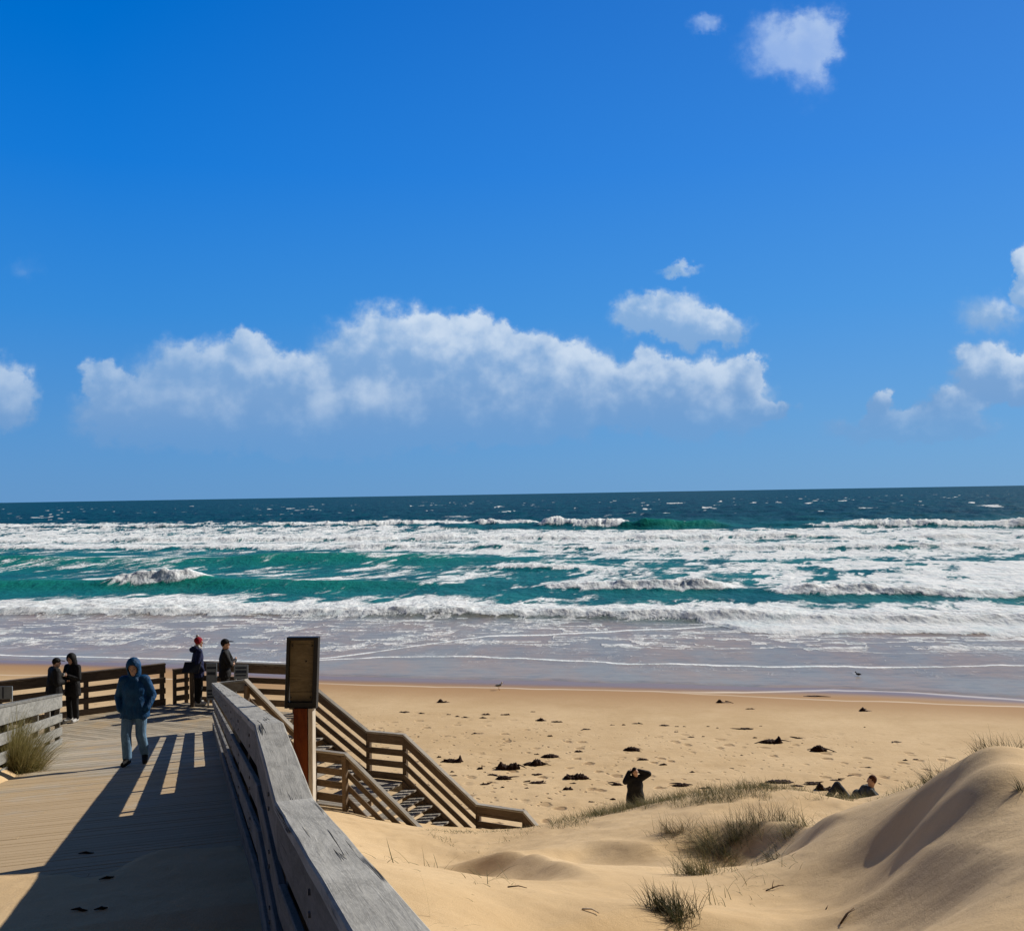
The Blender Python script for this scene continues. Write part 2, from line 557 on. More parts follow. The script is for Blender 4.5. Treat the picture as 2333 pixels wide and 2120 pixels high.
WASH = [(-400, 1500), (0, 1503), (420, 1512), (600, 1536), (740, 1545), (1000, 1548), (1400, 1556), (1800, 1564), (1950, 1568), (2100, 1575), (2333, 1590), (2800, 1604)]
_w1 = 0.7 * (fbm(_ga / 3.0, 0 * _ga, 4, 301) - 0.5)
_t1 = shore_line([(-400, 1545), (200, 1548), (640, 1562), (840, 1567), (1137, 1572), (1500, 1578), (1900, 1600), (2333, 1613), (2800, 1625)])
_t2 = shore_line([(1500, 1579), (1690, 1577), (1900, 1567), (2100, 1573), (2333, 1592), (2800, 1610)])
scum = 0.75 * np.exp(-((_gc - _t1 - _w1) / 0.16) ** 2) * (0.45 + 0.9 * fbm(_ga / 4, _gc, 3, 305))
scum = np.maximum(scum, np.exp(-((_gc - _t2 - _w1) / (0.22 + 0.10 * fbm(_ga / 2, 0 * _ga, 2, 309))) ** 2) * sstep(_ga, ac(1480, 1579)[0], ac(1700, 1577)[0]))
scum = np.clip(scum, 0, 1) * (GZ < 2)
_wl = shore_line(WASH)
wet = sstep(_gc, _wl - 3.4 + 1.2 * (fbm(_ga / 6, _gc / 3, 3, 311) - 0.5), _wl - 0.4) * (GZ < 1.5)
damp_a = sstep(_gc, _wl - 11 + 3 * (fbm(_ga / 12, _gc / 4, 3, 313) - 0.5), _wl - 3) * (GZ < 1.8)

msand, t, b = material("sand")
geo = t.new('ShaderNodeNewGeometry')
pos = geo.outputs['Position']
px_, py_, pz_ = t.sep(pos)
cc = t.m('ADD', t.m('MULTIPLY', px_, 0.29), t.m('MULTIPLY', py_, 0.957))
n1 = t.noise(pos, 0.35, 5, 0.6)
n2 = t.noise(pos, 3.0, 5, 0.65)
n3 = t.noise(pos, 90, 3, 0.7)
nw = t.noise(t.vm('MULTIPLY', pos, (0.05, 0.3, 0.0)), 1.0, 4, 0.6)
dry = t.mix(t.ramp(n1, 0.3, 0.7), (0.585, 0.415, 0.225), (0.675, 0.495, 0.285))
dry = t.mix(t.ramp(n2, 0.40, 0.8, 0.0, 0.25), dry, (0.42, 0.275, 0.135))
dry = t.mix(t.ramp(n3, 0.45, 0.8, 0.0, 0.35), dry, (0.30, 0.20, 0.11))
wetf = t.attr('damp')
damp = t.mix(wetf, dry, (0.42, 0.255, 0.125))
wet2 = t.attr('wet')
col = t.mix(wet2, damp, (0.27, 0.165, 0.095))
# drying tide lines of pale scum
col = t.mix(t.attr('scum'), col, (0.80, 0.68, 0.52))
# trampled beach: many small foot pits, with their shade put into the colour
band = t.m('MULTIPLY', t.ramp(cc, 20, 25), t.ramp(cc, 47, 38))
pw = t.vm('ADD', t.vm('MULTIPLY', pos, (1.0, 0.75, 0.0)), t.vm('SCALE', t.noise(pos, 2.5, 2, 0.5, out='Color'), scale=0.35))
sel = t.ramp(t.noise(pos, 0.22, 3, 0.55), 0.34, 0.50)
sel2 = t.ramp(t.noise(pos, 0.31, 3, 0.6), 0.38, 0.54)
p1 = t.m('MULTIPLY', t.ramp(t.voronoi(pw, 1.25), 0.30, 0.14), sel)
p2 = t.m('MULTIPLY', t.ramp(t.voronoi(pw, 2.7), 0.22, 0.10), sel2)
pit = t.m('MULTIPLY', t.m('MAXIMUM', p1, p2), band)
col = t.mix(t.m('MULTIPLY', pit, 0.7), col, (0.25, 0.15, 0.07))
# crumbs of weed and shell grit
cr = t.m('MULTIPLY', t.ramp(t.voronoi(pos, 6.0), 0.13, 0.07), t.ramp(t.noise(pos, 0.5, 3, 0.6), 0.50, 0.66))
cr = t.m('MULTIPLY', cr, t.ramp(cc, 46, 36))
col = t.mix(t.m('MULTIPLY', cr, 0.7), col, (0.10, 0.06, 0.03))
t.put(b.inputs['Base Color'], col)
t.put(b.inputs['Roughness'], t.ramp(wet2, 0, 1, 0.95, 0.30, smooth=False))
t.put(b.inputs['Specular IOR Level'], t.ramp(wet2, 0, 1, 0.15, 0.5, smooth=False))
hh = t.m('ADD', t.m('MULTIPLY', n2, 0.5), t.m('MULTIPLY', n3, 0.12))
n4 = t.noise(t.vm('MULTIPLY', pos, (7.0, 16.0, 9.0)), 1.0, 4, 0.6, 0.5)
hh = t.m('ADD', hh, t.m('MULTIPLY', n4, t.ramp(n1, 0.40, 0.65, 0.04, 0.16)))
hh = t.m('SUBTRACT', hh, t.m('MULTIPLY', pit, 1.6))
hh = t.m('MULTIPLY', hh, t.ramp(cc, 56, 48))
t.put(b.inputs['Normal'], t.bump(hh, 0.55, 0.06))
beach = grid_mesh('beach', GX, GY, GZ, msand, dict(scum=scum, wet=wet, damp=damp_a))

# ------------------------------------------------------------------ the sea
q2 = np.linspace(-1, 1, 1500)
q2 = np.sign(q2) * (0.56 * np.abs(q2) + 0.5 * np.abs(q2) ** 7)
inv = np.linspace(CAMZ / 50.5, CAMZ / 4200.0, 860)
yr = np.concatenate([CAMZ / inv, [7000, 12000, 24000, 60000]])
SX = q2[None, :] * yr[:, None]
SY = np.repeat(yr[:, None], len(q2), 1)
C = 0.29 * SX + 0.957 * SY
A = 0.957 * SX - 0.29 * SY


def pline(points):
    """c as a function of a through photo points"""
    q = sorted(ac(*p) for p in points)
    return np.array([i[0] for i in q]), np.array([i[1] for i in q])


def cline(points):
    aa, cc_ = pline(points)
    return np.interp(A, aa, cc_)


wig = fbm(A / 16, C / 60, 3, 61) - 0.5
Z = np.zeros_like(C)
foam = np.zeros_like(C)
green = np.zeros_like(C)
# swell and chop beyond
far = sstep(C, 120, 400)
Z += 0.55 * np.sin(C / 11 + 3.0 * fbm(A / 90, C / 200, 2, 66)) * far
Z += (fbm(A / 6, C / 9, 4, 68) - 0.5) * (0.25 + 1.5 * far) * sstep(C, 70, 115)
chop = fbm(A / 10, C / 22, 3, 71)
fn = fbm(A / 3.2, C / 11, 5, 81, 0.62)            # foam texture, streaked along the shore
fn2 = fbm(A / 1.1, C / 4.0, 4, 91, 0.6)
lace = 1 - np.abs(2 * fbm(A / 4.5 + 2 * fn2, C / 9.0, 4, 95) - 1)
tex = 0.6 * fn + 0.4 * fn2


def bore(cl, H, face, back, a0=None, a1=None, soft=10.0, foamy=1.0, seed=0, tail=None):
    """a travelling wave front at c = cl: steep to the shore, long behind"""
    global Z, foam, green
    t_ = C - cl - 5 * wig
    env = np.ones_like(C)
    if a0 is not None:
        env = env * sstep(A, a0 - soft, a0 + soft)
    if a1 is not None:
        env = env * (1 - sstep(A, a1 - soft, a1 + soft))
    env = env * (0.65 + 0.7 * vnoise(A / 13.0, 0 * A + seed, 7 + seed))
    prof = np.where(t_ < 0, np.exp(-(t_ / face) ** 2), np.exp(-(t_ / back)))
    rough_ = 1 + foamy * 0.42 * (fbm(A / 1.6, C / 1.6, 4, 100 + seed) - 0.5) * 2
    Z += H * prof * env * rough_
    if foamy > 0:
        tl = tail or back
        f = np.where(t_ < 0, np.exp(-(t_ / (face * 1.15)) ** 2), np.exp(-(t_ / tl) ** 2))
        foam = np.maximum(foam, foamy * f * np.clip(env * 1.3, 0, 1.15))
    else:
        green = np.maximum(green, np.where(t_ < 0, np.exp(-(t_ / (face * 1.5)) ** 2), np.exp(-t_ / 3.0)) * np.clip(env, 0, 1))


# outermost line of breakers
L1 = cline([(-300, 1206), (0, 1204), (560, 1204), (900, 1200), (1250, 1204), (1450, 1206), (1900, 1200), (2333, 1200), (2700, 1196)])
a_l, _ = ac(560, 1200)
a_m, _ = ac(1222, 1200)
a_n, _ = ac(1430, 1200)
bore(L1 + 6, 1.0, 3, 18, seed=1, foamy=0.9, tail=60, a1=ac(520, 1200)[0], soft=20)
bore(L1 + 30, 1.7, 5, 20, a0=a_l, a1=ac(1190, 1200)[0], soft=6, foamy=1.0, seed=2, tail=34)
bore(L1 + 20, 2.6, 5, 22, a0=a_m, a1=ac(1425, 1200)[0], soft=5, foamy=1.0, seed=3, tail=14)
bore(L1 + 20, 2.6, 6, 26, a0=a_n, a1=ac(1640, 1200)[0], soft=8, foamy=0.0, seed=3)
bore(L1 + 10, 1.6, 5, 24, a0=ac(1880, 1200)[0], soft=16, foamy=0.95, seed=4, tail=16)
L1b = cline([(-300, 1238), (0, 1236), (700, 1232), (1250, 1228), (1800, 1226), (2700, 1222)])
bore(L1b, 0.9, 3, 16, seed=5, foamy=1.0, tail=50)
L1c = cline([(-300, 1254), (0, 1252), (700, 1250), (1300, 1252), (1800, 1250), (2700, 1244)])
bore(L1c, 0.7, 3, 12, seed=6, foamy=0.9, tail=22)
# unbroken swell of the left and its small breaking corner
L2 = cline([(-400, 1288), (0, 1284), (400, 1282), (900, 1276), (1300, 1282), (2700, 1280)])
bore(L2, 1.2, 10, 14, a1=ac(1000, 1300)[0], soft=25, foamy=0.0, seed=8)
L3 = cline([(-400, 1346), (0, 1342), (330, 1338), (700, 1342), (1300, 1338), (2700, 1328)])
bore(L3 + 2, 1.0, 5, 9, a1=ac(900, 1340)[0], soft=20, foamy=0.0, seed=9)
bore(cline([(-400, 1340), (900, 1340), (2700, 1340)]) + 2, 1.3, 2.6, 5, a0=ac(240, 1340)[0], a1=ac(420, 1340)[0], soft=3.5, foamy=1.2, seed=10, tail=6)
# middle ground breakers of the right
L4 = cline([(900, 1298), (1100, 1296), (1500, 1296), (2700, 1292)])
bore(L4, 0.5, 3, 9, a0=ac(1050, 1300)[0], a1=ac(1350, 1300)[0], soft=8, foamy=0.75, seed=11)
L5 = cline([(1000, 1344), (1250, 1338), (1660, 1342), (1900, 1350), (2200, 1360), (2700, 1362)])
bore(L5, 1.1, 2.2, 8, a0=ac(1260, 1340)[0], a1=ac(1655, 1340)[0], soft=4, foamy=1.15, seed=12, tail=7)
bore(L5, 0.9, 2.4, 8, a0=ac(1780, 1350)[0], soft=6, foamy=1.1, seed=13, tail=7)
# shore break
L6 = cline([(-400, 1402), (0, 1398), (400, 1398), (800, 1402), (1100, 1400), (1400, 1402), (1700, 1412), (2000, 1420), (2700, 1430)])
bore(L6, 0.65, 1.6, 9, seed=14, foamy=1.0, tail=15)
L7 = cline([(1000, 1384), (1500, 1392), (1700, 1438), (2333, 1452), (2800, 1456)])
bore(L7, 0.35, 1.2, 8, a0=ac(1620, 1420)[0], soft=4, foamy=1.0, seed=15, tail=14)

# broad sheets of foam left between the fronts
lowe = cline([(-400, 1258), (0, 1256), (500, 1258), (900, 1264), (1200, 1280), (1700, 1284), (2333, 1278), (2800, 1275)])
sheet_far = sstep(C, lowe - 4, lowe + 14) * (1 - sstep(C - 0, L1 - 8, L1 + 12))
foam = np.maximum(foam, sheet_far * (0.62 + 0.25 * (chop - 0.5)))
right = sstep(A + 0.12 * (C - 120), -48, 12)
sheet_mid = sstep(C, 112, 118) * (1 - sstep(C, lowe, lowe + 12))
foam = np.maximum(foam, sheet_mid * (0.36 + 0.34 * right + 0.55 * (chop - 0.5)))
far_caps = sstep(C, 430, 520)
capn = fbm(A / 22, C / 60, 3, 131)
capn2 = fbm(A / 8, C / 40, 4, 137)
caps = 0.85 * sstep(capn2, 0.675, 0.75) * sstep(capn, 0.50, 0.62) * far_caps * (1 - 0.8 * sstep(C, 900, 2200))
# swash
LS = cline([(-400, 1500), (0, 1503), (200, 1506), (420, 1512), (640, 1516), (860, 1498), (1100, 1496), (1400, 1512), (1750, 1519), (2050, 1521), (2333, 1516), (2800, 1505)])
LQ = cline([(-400, 1500), (0, 1501), (640, 1514), (800, 1494), (960, 1470), (1110, 1450), (1300, 1444), (1680, 1426), (2700, 1425)])
LB = shore_line(WASH, CAMZ - 0.45, A)
wob2 = 0.5 * (fbm(A / 3.0, 0 * A, 4, 141) - 0.5)
LS, LQ, LB = LS + wob2 * 2, LQ + wob2 * 2.4, LB + wob2 * 2.0
swash = (1 - sstep(C, 88, 94)) * sstep(C, LB - 0.3, LB + 0.4)
laced = sstep(lace, 0.80, 0.97)
sw_n = fbm(A / 7 + 1.5 * fn2, C / 3.2, 4, 151)
veil = sstep(sw_n, 0.46, 0.66)
lace2 = 1 - np.abs(2 * fbm((A + 1.5 * C) / 5.0 + fn2, (C - 0.25 * A) / 2.4, 4, 161) - 1)
foam_s = np.maximum(0.52 * laced * sstep(C, LS + 1, LS + 9) * (0.3 + veil), 0.34 * veil * sstep(C, LS + 5, LS + 16))
foam_s = np.maximum(foam_s, 0.62 * sstep(lace2, 0.80, 0.97) * sstep(C, LS + 0.5, LS + 8))
foam_s = np.maximum(foam_s, 0.35 * sstep(lace, 0.9, 0.99) * sstep(C, LB, LS))


def thread(L, wid, amp):
    return amp * np.exp(-((C - L) / wid) ** 2)


edge = np.maximum.reduce([thread(LS, 0.34, 0.9), thread(LQ, 0.5, 0.95) * sstep(A, ac(600, 1515)[0], ac(760, 1500)[0]) * (1 - sstep(A, ac(1600, 1430)[0], ac(1700, 1430)[0])),
                          thread(LB + 0.15, 0.30, 0.55 * np.ones_like(A) + 0.35 * sstep(A, 5, 22))])
edge = edge * (0.55 + 0.9 * fbm(A / 2.2, C / 2.0, 3, 147))
foamS = np.clip(foam, 0, 1.2)
fm = sstep(foamS + 1.2 * (tex - 0.5) + 0.7 * (lace - 0.72), 0.28, 0.84)
fm = np.where(C < 92, np.maximum(fm * sstep(C, 75, 82), np.maximum(foam_s, edge)), fm)
fm = np.maximum(fm, caps)
# the big right-hand sheet of white water runs further in
rsheet = sstep(C, L7 - 0.6, L7 + 1.2) * (1 - sstep(C, 96, 100)) * sstep(A, ac(1560, 1440)[0], ac(1700, 1440)[0])
fm = np.maximum(fm, rsheet * sstep(0.66 + 1.2 * (tex - 0.5) + 0.3 * (lace - 0.7), 0.34, 0.74))
fm = np.clip(fm, 0, 1)
turq = np.clip(1 - sstep(C, 200, 470), 0, 1)
shal = 1 - sstep(C, 82, 97)
Zs = np.maximum(Z, -0.6)
base = 0.02 + 0.0 * C
zsand = 0.35 + (58 - C) * 0.0545
film = np.where(C < 68, np.maximum(zsand + 0.05, 0.02), 0.02)
Zs = np.where(C < 92, Zs * sstep(C, 72, 92) + film + 0.02, Zs + 0.02)
drop = sstep(LB + 0.15 - C, -1.2, 0.6)
Zs = Zs - drop * 0.15
Zs += fm * 0.10 * (fn2 - 0.5) * sstep(C, 70, 90)

mw, t, b = material("sea_water")
geo = t.new('ShaderNodeNewGeometry')
pos = geo.outputs['Position']
f_ = t.attr('foam')
gr = t.attr('green')
tq = t.attr('turq')
sh = t.attr('shallow')
thin = t.attr('thin')
nz = t.noise(t.vm('MULTIPLY', pos, (0.10, 0.035, 0.2)), 1.0, 5, 0.6)
deep = t.mix(t.ramp(nz, 0.3, 0.7), (0.001, 0.032, 0.048), (0.004, 0.072, 0.088))
teal = t.mix(t.ramp(nz, 0.3, 0.7), (0.003, 0.100, 0.118), (0.012, 0.175, 0.180))
wc = t.mix(tq, deep, teal)
wc = t.mix(gr, wc, (0.010, 0.190, 0.140))
sandy = t.mix(t.ramp(t.noise(t.vm('MULTIPLY', pos, (0.25, 0.10, 0.0)), 1.0, 4, 0.6), 0.35, 0.65), (0.31, 0.30, 0.27), (0.37, 0.285, 0.215))
stk = t.noise(t.vm('MULTIPLY', pos, (0.5, 1.6, 0.0)), 1.0, 5, 0.65, 0.8)
sandy = t.mix(t.ramp(stk, 0.45, 0.70, 0.0, 0.6), sandy, (0.17, 0.175, 0.17))
sandy = t.mix(t.ramp(stk, 0.42, 0.25, 0.0, 0.35), sandy, (0.55, 0.53, 0.51))
wc = t.mix(sh, wc, sandy)
fd = t.noise(t.vm('MULTIPLY', pos, (1.6, 0.7, 1.6)), 1.0, 5, 0.7)
ff = t.ramp(t.m('ADD', f_, t.m('MULTIPLY_ADD', fd, 0.8, -0.40)), 0.15, 0.85)
ff = t.m('MULTIPLY', ff, t.ramp(f_, 0.02, 0.15))
fcol = t.mix(t.ramp(fd, 0.3, 0.7), (0.74, 0.80, 0.83), (0.90, 0.91, 0.91))
tone = t.noise(t.vm('MULTIPLY', pos, (0.30, 0.22, 0.3)), 1.0, 4, 0.6)
fcol = t.mix(t.ramp(tone, 0.45, 0.70, 0.0, 0.45), fcol, (0.50, 0.64, 0.69))
t.put(b.inputs['Base Color'], t.mix(ff, wc, fcol))
rg = t.ramp(sh, 0, 1, 0.42, 0.28, smooth=False)
t.put(b.inputs['Roughness'], t.m('MAXIMUM', rg, t.m('MULTIPLY', ff, 0.9)))
t.put(b.inputs['Specular IOR Level'], t.m('MULTIPLY', t.ramp(sh, 0, 1, 0.05, 0.13, smooth=False), t.ramp(ff, 0, 1, 1.0, 0.2, smooth=False)))
b.inputs['IOR'].default_value = 1.33
wn = t.noise(t.vm('MULTIPLY', pos, (0.9, 0.45, 1.0)), 1.0, 6, 0.65)
wn2 = t.noise(t.vm('MULTIPLY', pos, (0.12, 0.06, 0.2)), 1.0, 5, 0.6)
hgt = t.m('ADD', t.m('MULTIPLY', wn, 0.35), t.m('MULTIPLY', wn2, 1.6))
hgt = t.m('MULTIPLY', hgt, t.ramp(sh, 0, 1, 1.0, 0.10, smooth=False))
t.put(b.inputs['Normal'], t.bump(t.m('ADD', hgt, t.m('MULTIPLY', fd, t.m('MULTIPLY', ff, 0.16))), 0.8, 1.0))
sea = grid_mesh('sea', SX, SY, Zs, mw, dict(foam=fm, green=np.clip(green, 0, 1), turq=turq, shallow=np.clip(shal, 0, 1), thin=swash))


# ------------------------------------------------------------------ builders for hard things
def tag(o, label, cat, group=None, kind=None):
    if kind:
        o['kind'] = kind
    if label:
        o['label'] = label
    if cat:
        o['category'] = cat
    if group:
        o['group'] = group
    return o


def thing(name, loc, label, cat, group=None):
    o = bpy.data.objects.new(name, None)
    o.empty_display_size = 0.1
    o.location = loc
    COL.objects.link(o)
    return tag(o, label, cat, group)


class MB:
    """collects boxes, sticks and lathed pieces with local wood coordinates, then links them as one mesh"""

    def __init__(s):
        s.v, s.f, s.loc, s.rnd = [], [], [], []

    def add(s, verts, faces, loc=None, rnd=None):
        o = len(s.v)
        s.v += [tuple(q) for q in verts]
        s.f += [tuple(i + o for i in f) for f in faces]
        r = random.random() if rnd is None else rnd
        s.rnd += [r] * len(verts)
        s.loc += [tuple(q) for q in (loc or verts)]

    def beam(s, p0, p1, w, h, up=(0, 0, 1), cham=0.006, segs=1, cut0=None, cut1=None, wob=0.0):
        """beam from p0 to p1 (axis through its middle); w sideways, h along up; cut: end plane normals"""
        p0, p1 = Vector(p0), Vector(p1)
        d = p1 - p0
        L = d.length
        d = d / L
        upv = Vector(up)
        side = d.cross(upv).normalized()
        upn = side.cross(d).normalized()
        a, b2 = w / 2, h / 2
        c = min(cham, a * 0.45, b2 * 0.45)
        prof = [(-a + c, -b2), (a - c, -b2), (a, -b2 + c), (a, b2 - c), (a - c, b2), (-a + c, b2), (-a, b2 - c), (-a, -b2 + c)]
        ox, oy = random.random() * 50, random.random() * 50
        vs, lc = [], []
        for i in range(segs + 1):
            tt = i / segs
            base = p0 + d * (L * tt)
            jx, jz = (random.uniform(-wob, wob), random.uniform(-wob, wob)) if 0 < i < segs else (0, 0)
            for (x, z) in prof:
                q = base + side * (x + jx) + upn * (z + jz)
                for (i_, cut, org) in ((0, cut0, p0), (segs, cut1, p1)):
                    if i == i_ and cut is not None:
                        cn = Vector(cut)
                        q = q - d * ((q - org).dot(cn) / d.dot(cn))
                vs.append(q)
                lc.append((L * tt + ox, x + oy, z))
        fs = []
        for i in range(segs):
            for k in range(8):
                k2 = (k + 1) % 8
                fs.append((i * 8 + k, i * 8 + k2, (i + 1) * 8 + k2, (i + 1) * 8 + k))
        fs.append(tuple(range(7, -1, -1)))
        fs.append(tuple(segs * 8 + k for k in range(8)))
        s.add(vs, fs, lc)

    def box(s, c, sx, sy, sz, ax=(1, 0, 0), up=(0, 0, 1), cham=0.004):
        c = Vector(c)
        ax = Vector(ax).normalized()
        s.beam(c - ax * sx / 2, c + ax * sx / 2, sy, sz, up, cham)

    def tube(s, pts_, radii, n=8, cap=True):
        pts_ = [Vector(p) for p in pts_]
        rings = []
        prev = None
        for i, p in enumerate(pts_):
            d = (pts_[min(i + 1, len(pts_) - 1)] - pts_[max(i - 1, 0)]).normalized()
            ref = Vector((0, 0, 1)) if abs(d.z) < 0.9 else Vector((1, 0, 0))
            a = d.cross(ref).normalized() if prev is None else (prev - d * prev.dot(d)).normalized()
            prev = a
            b2 = d.cross(a)
            rings.append([p + (a * math.cos(2 * math.pi * k / n) + b2 * math.sin(2 * math.pi * k / n)) * radii[i] for k in range(n)])
        vs = [q for r in rings for q in r]
        fs = []
        for i in range(len(rings) - 1):
            for k in range(n):
                k2 = (k + 1) % n
                fs.append((i * n + k, i * n + k2, (i + 1) * n + k2, (i + 1) * n + k))
        if cap:
            fs.append(tuple(range(n - 1, -1, -1)))
            fs.append(tuple((len(rings) - 1) * n + k for k in range(n)))
        s.add(vs, fs)

    def build(s, name, mat, parent=None, smooth=False):
        me = bpy.data.meshes.new(name)
        org = Vector(parent.matrix_world.translation) if parent is not None else Vector((0, 0, 0))
        if parent is not None:
            org = Vector(parent['_o']) if '_o' in parent else Vector(parent.location)
        me.from_pydata([(q[0] - org.x, q[1] - org.y, q[2] - org.z) for q in s.v], [], s.f)
        a = me.attributes.new('loc', 'FLOAT_VECTOR', 'POINT')
        a.data.foreach_set('vector', np.array(s.loc, dtype=np.float32).ravel())
        a = me.attributes.new('rnd', 'FLOAT', 'POINT')
        a.data.foreach_set('value', np.array(s.rnd, dtype=np.float32))
        if smooth:
            me.polygons.foreach_set('use_smooth', [True] * len(me.polygons))
        me.materials.append(mat)
        o = bpy.data.objects.new(name, me)
        COL.objects.link(o)
        if parent is not None:
            o.parent = parent
        return o


def worldpart(o, root):
    return o


# ------------------------------------------------------------------ timber
def wood(name, c1, c2, crack=0.5, rough=0.85, sand=False, scale=1.0, bumpk=0.5, cw=0.020, cg=0.54):
    m, t, b = material(name)
    lv = t.attr('loc', 'Vector')
    r = t.attr('rnd')
    fib = t.noise(t.vm('MULTIPLY', lv, (2.2 * scale, 42, 42)), 1.0, 5, 0.65, 0.6)
    blot = t.noise(t.vm('MULTIPLY', lv, (2.6, 9, 9)), 1.0, 4, 0.6, 1.2)
    fine = t.noise(t.vm('MULTIPLY', lv, (30, 160, 160)), 1.0, 2, 0.6)
    col = t.mix(t.ramp(blot, 0.3, 0.7), c1, c2)
    col = t.mix(t.ramp(fib, 0.52, 0.78, 0.0, 0.55), col, tuple(x * 0.45 for x in c1))
    col = t.mix(t.ramp(fine, 0.4, 0.75, 0.0, 0.30), col, tuple(min(1, x * 1.5) for x in c2))
    k = t.ramp(r, 0, 1, 0.70, 1.22, smooth=False)
    col = t.mix(1.0, col, t.comb(k, k, k), 'MULTIPLY')
    # drying checks: long thin splits that come and go along the grain
    cn = t.noise(t.vm('MULTIPLY', lv, (0.55, 24, 24)), 1.0, 3, 0.5, 0.25)
    e = t.m('ABSOLUTE', t.m('SUBTRACT', cn, 0.5))
    gate = t.ramp(t.noise(t.vm('MULTIPLY', lv, (1.1, 8, 8)), 1.0, 2, 0.5), cg, cg + 0.10)
    ck = t.m('MULTIPLY', t.ramp(e, cw, cw * 0.35), gate)
    ck = t.m('MULTIPLY', ck, crack)
    col = t.mix(ck, col, tuple(x * 0.12 for x in c1))
    hgt = t.m('ADD', t.m('MULTIPLY', fib, -0.6), t.m('MULTIPLY', ck, -2.5))
    hgt = t.m('ADD', hgt, t.m('MULTIPLY', blot, 0.4))
    if sand:
        geo = t.new('ShaderNodeNewGeometry')
        x, y, z = t.sep(geo.outputs['Position'])
        s = t.m('ADD', t.m('MULTIPLY', x, UX), t.m('MULTIPLY', y, UY))
        v = t.m('ADD', t.m('MULTIPLY', x, VX), t.m('MULTIPLY', y, VY))
        sn = t.noise(geo.outputs['Position'], 1.3, 5, 0.65)
        sn2 = t.noise(geo.outputs['Position'], 120, 2, 0.6)
        amt = t.m('MAXIMUM', t.ramp(s, 19.0, 9.0, 0.10, 0.36), t.m('MULTIPLY', t.ramp(v, 1.9, 2.8, 0.0, 0.33), t.ramp(s, 21.5, 18.0)))
        cov = t.ramp(t.m('ADD', amt, t.m('MULTIPLY', sn, 0.7)), 0.42, 0.62, 0.0, 0.85)
        col = t.mix(cov, col, t.mix(t.ramp(sn2, 0.4, 0.7), (0.50, 0.36, 0.20), (0.40, 0.28, 0.15)))
        hgt = t.m('MULTIPLY', hgt, t.m('SUBTRACT', 1.0, t.m('MULTIPLY', cov, 0.8)))
    t.put(b.inputs['Base Color'], col)
    b.inputs['Roughness'].default_value = rough
    b.inputs['Specular IOR Level'].default_value = 0.25
    t.put(b.inputs['Normal'], t.bump(hgt, bumpk, 0.006))
    return m


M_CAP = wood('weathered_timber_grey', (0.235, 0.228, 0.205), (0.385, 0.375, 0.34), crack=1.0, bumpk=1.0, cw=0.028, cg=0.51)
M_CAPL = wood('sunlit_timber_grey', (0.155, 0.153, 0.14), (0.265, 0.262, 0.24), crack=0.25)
M_RAIL = wood('timber_rail_grey', (0.125, 0.118, 0.105), (0.21, 0.20, 0.185), crack=0.6)  # darker copy of the railing timber: inner-face shade put into the colour
M_DECK = wood('timber_deck', (0.35, 0.30, 0.225), (0.45, 0.39, 0.30), crack=0.4, sand=True)
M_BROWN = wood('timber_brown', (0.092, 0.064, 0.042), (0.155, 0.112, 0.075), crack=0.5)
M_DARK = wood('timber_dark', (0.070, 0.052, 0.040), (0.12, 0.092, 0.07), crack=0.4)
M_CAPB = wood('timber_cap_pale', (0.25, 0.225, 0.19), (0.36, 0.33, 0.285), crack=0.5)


def plain(name, col, rough=0.6, spec=0.3, metal=0.0, var=0.25, scale=12.0, bumpk=0.15, dist=0.004, detail=4):
    m, t, b = material(name)
    tcn = t.new('ShaderNodeTexCoord')
    n = t.noise(tcn.outputs['Object'], scale, detail, 0.6)
    t.put(b.inputs['Base Color'], t.mix(t.ramp(n, 0.3, 0.7), tuple(c * (1 - var) for c in col), tuple(min(1, c * (1 + var)) for c in col)))
    b.inputs['Roughness'].default_value = rough
    b.inputs['Specular IOR Level'].default_value = spec
    b.inputs['Metallic'].default_value = metal
    if bumpk:
        t.put(b.inputs['Normal'], t.bump(n, bumpk, dist))
    return m


# ------------------------------------------------------------------ deck boards of the ramp and the platform
mb = MB()
s = -1.2
while s < S_END - 0.05:
    s1 = s + 0.138
    sm = (s + s1) / 2
    za, zb_ = float(deck_z(s)), float(deck_z(s1))
    zc = float(deck_z(sm)) - 0.02
    sl_ = Vector((UX * 0.138, UY * 0.138, zb_ - za)).normalized()
    upv = Vector((VX, VY, 0)).cross(sl_) * -1
    if upv.z < 0:
        upv = -upv
    x0, y0 = xy_of(sm, V0 - 0.20)
    split = VL + 0.06
    cuts = [V0 - 0.20, split]
    if random.random() < 0.35:
        cuts = [V0 - 0.20, random.choice([0.75, 1.55, 1.15]), split]
    for k in range(len(cuts) - 1):
        xa, ya = xy_of(sm, cuts[k] + 0.002)
        xb, yb = xy_of(sm, cuts[k + 1] - 0.002)
        jz = random.uniform(-0.002, 0.002)
        mb.beam((xa, ya, zc + jz), (xb, yb, zc + jz), 0.138, 0.04, upv, 0.004)
    s = s1 + 0.0045
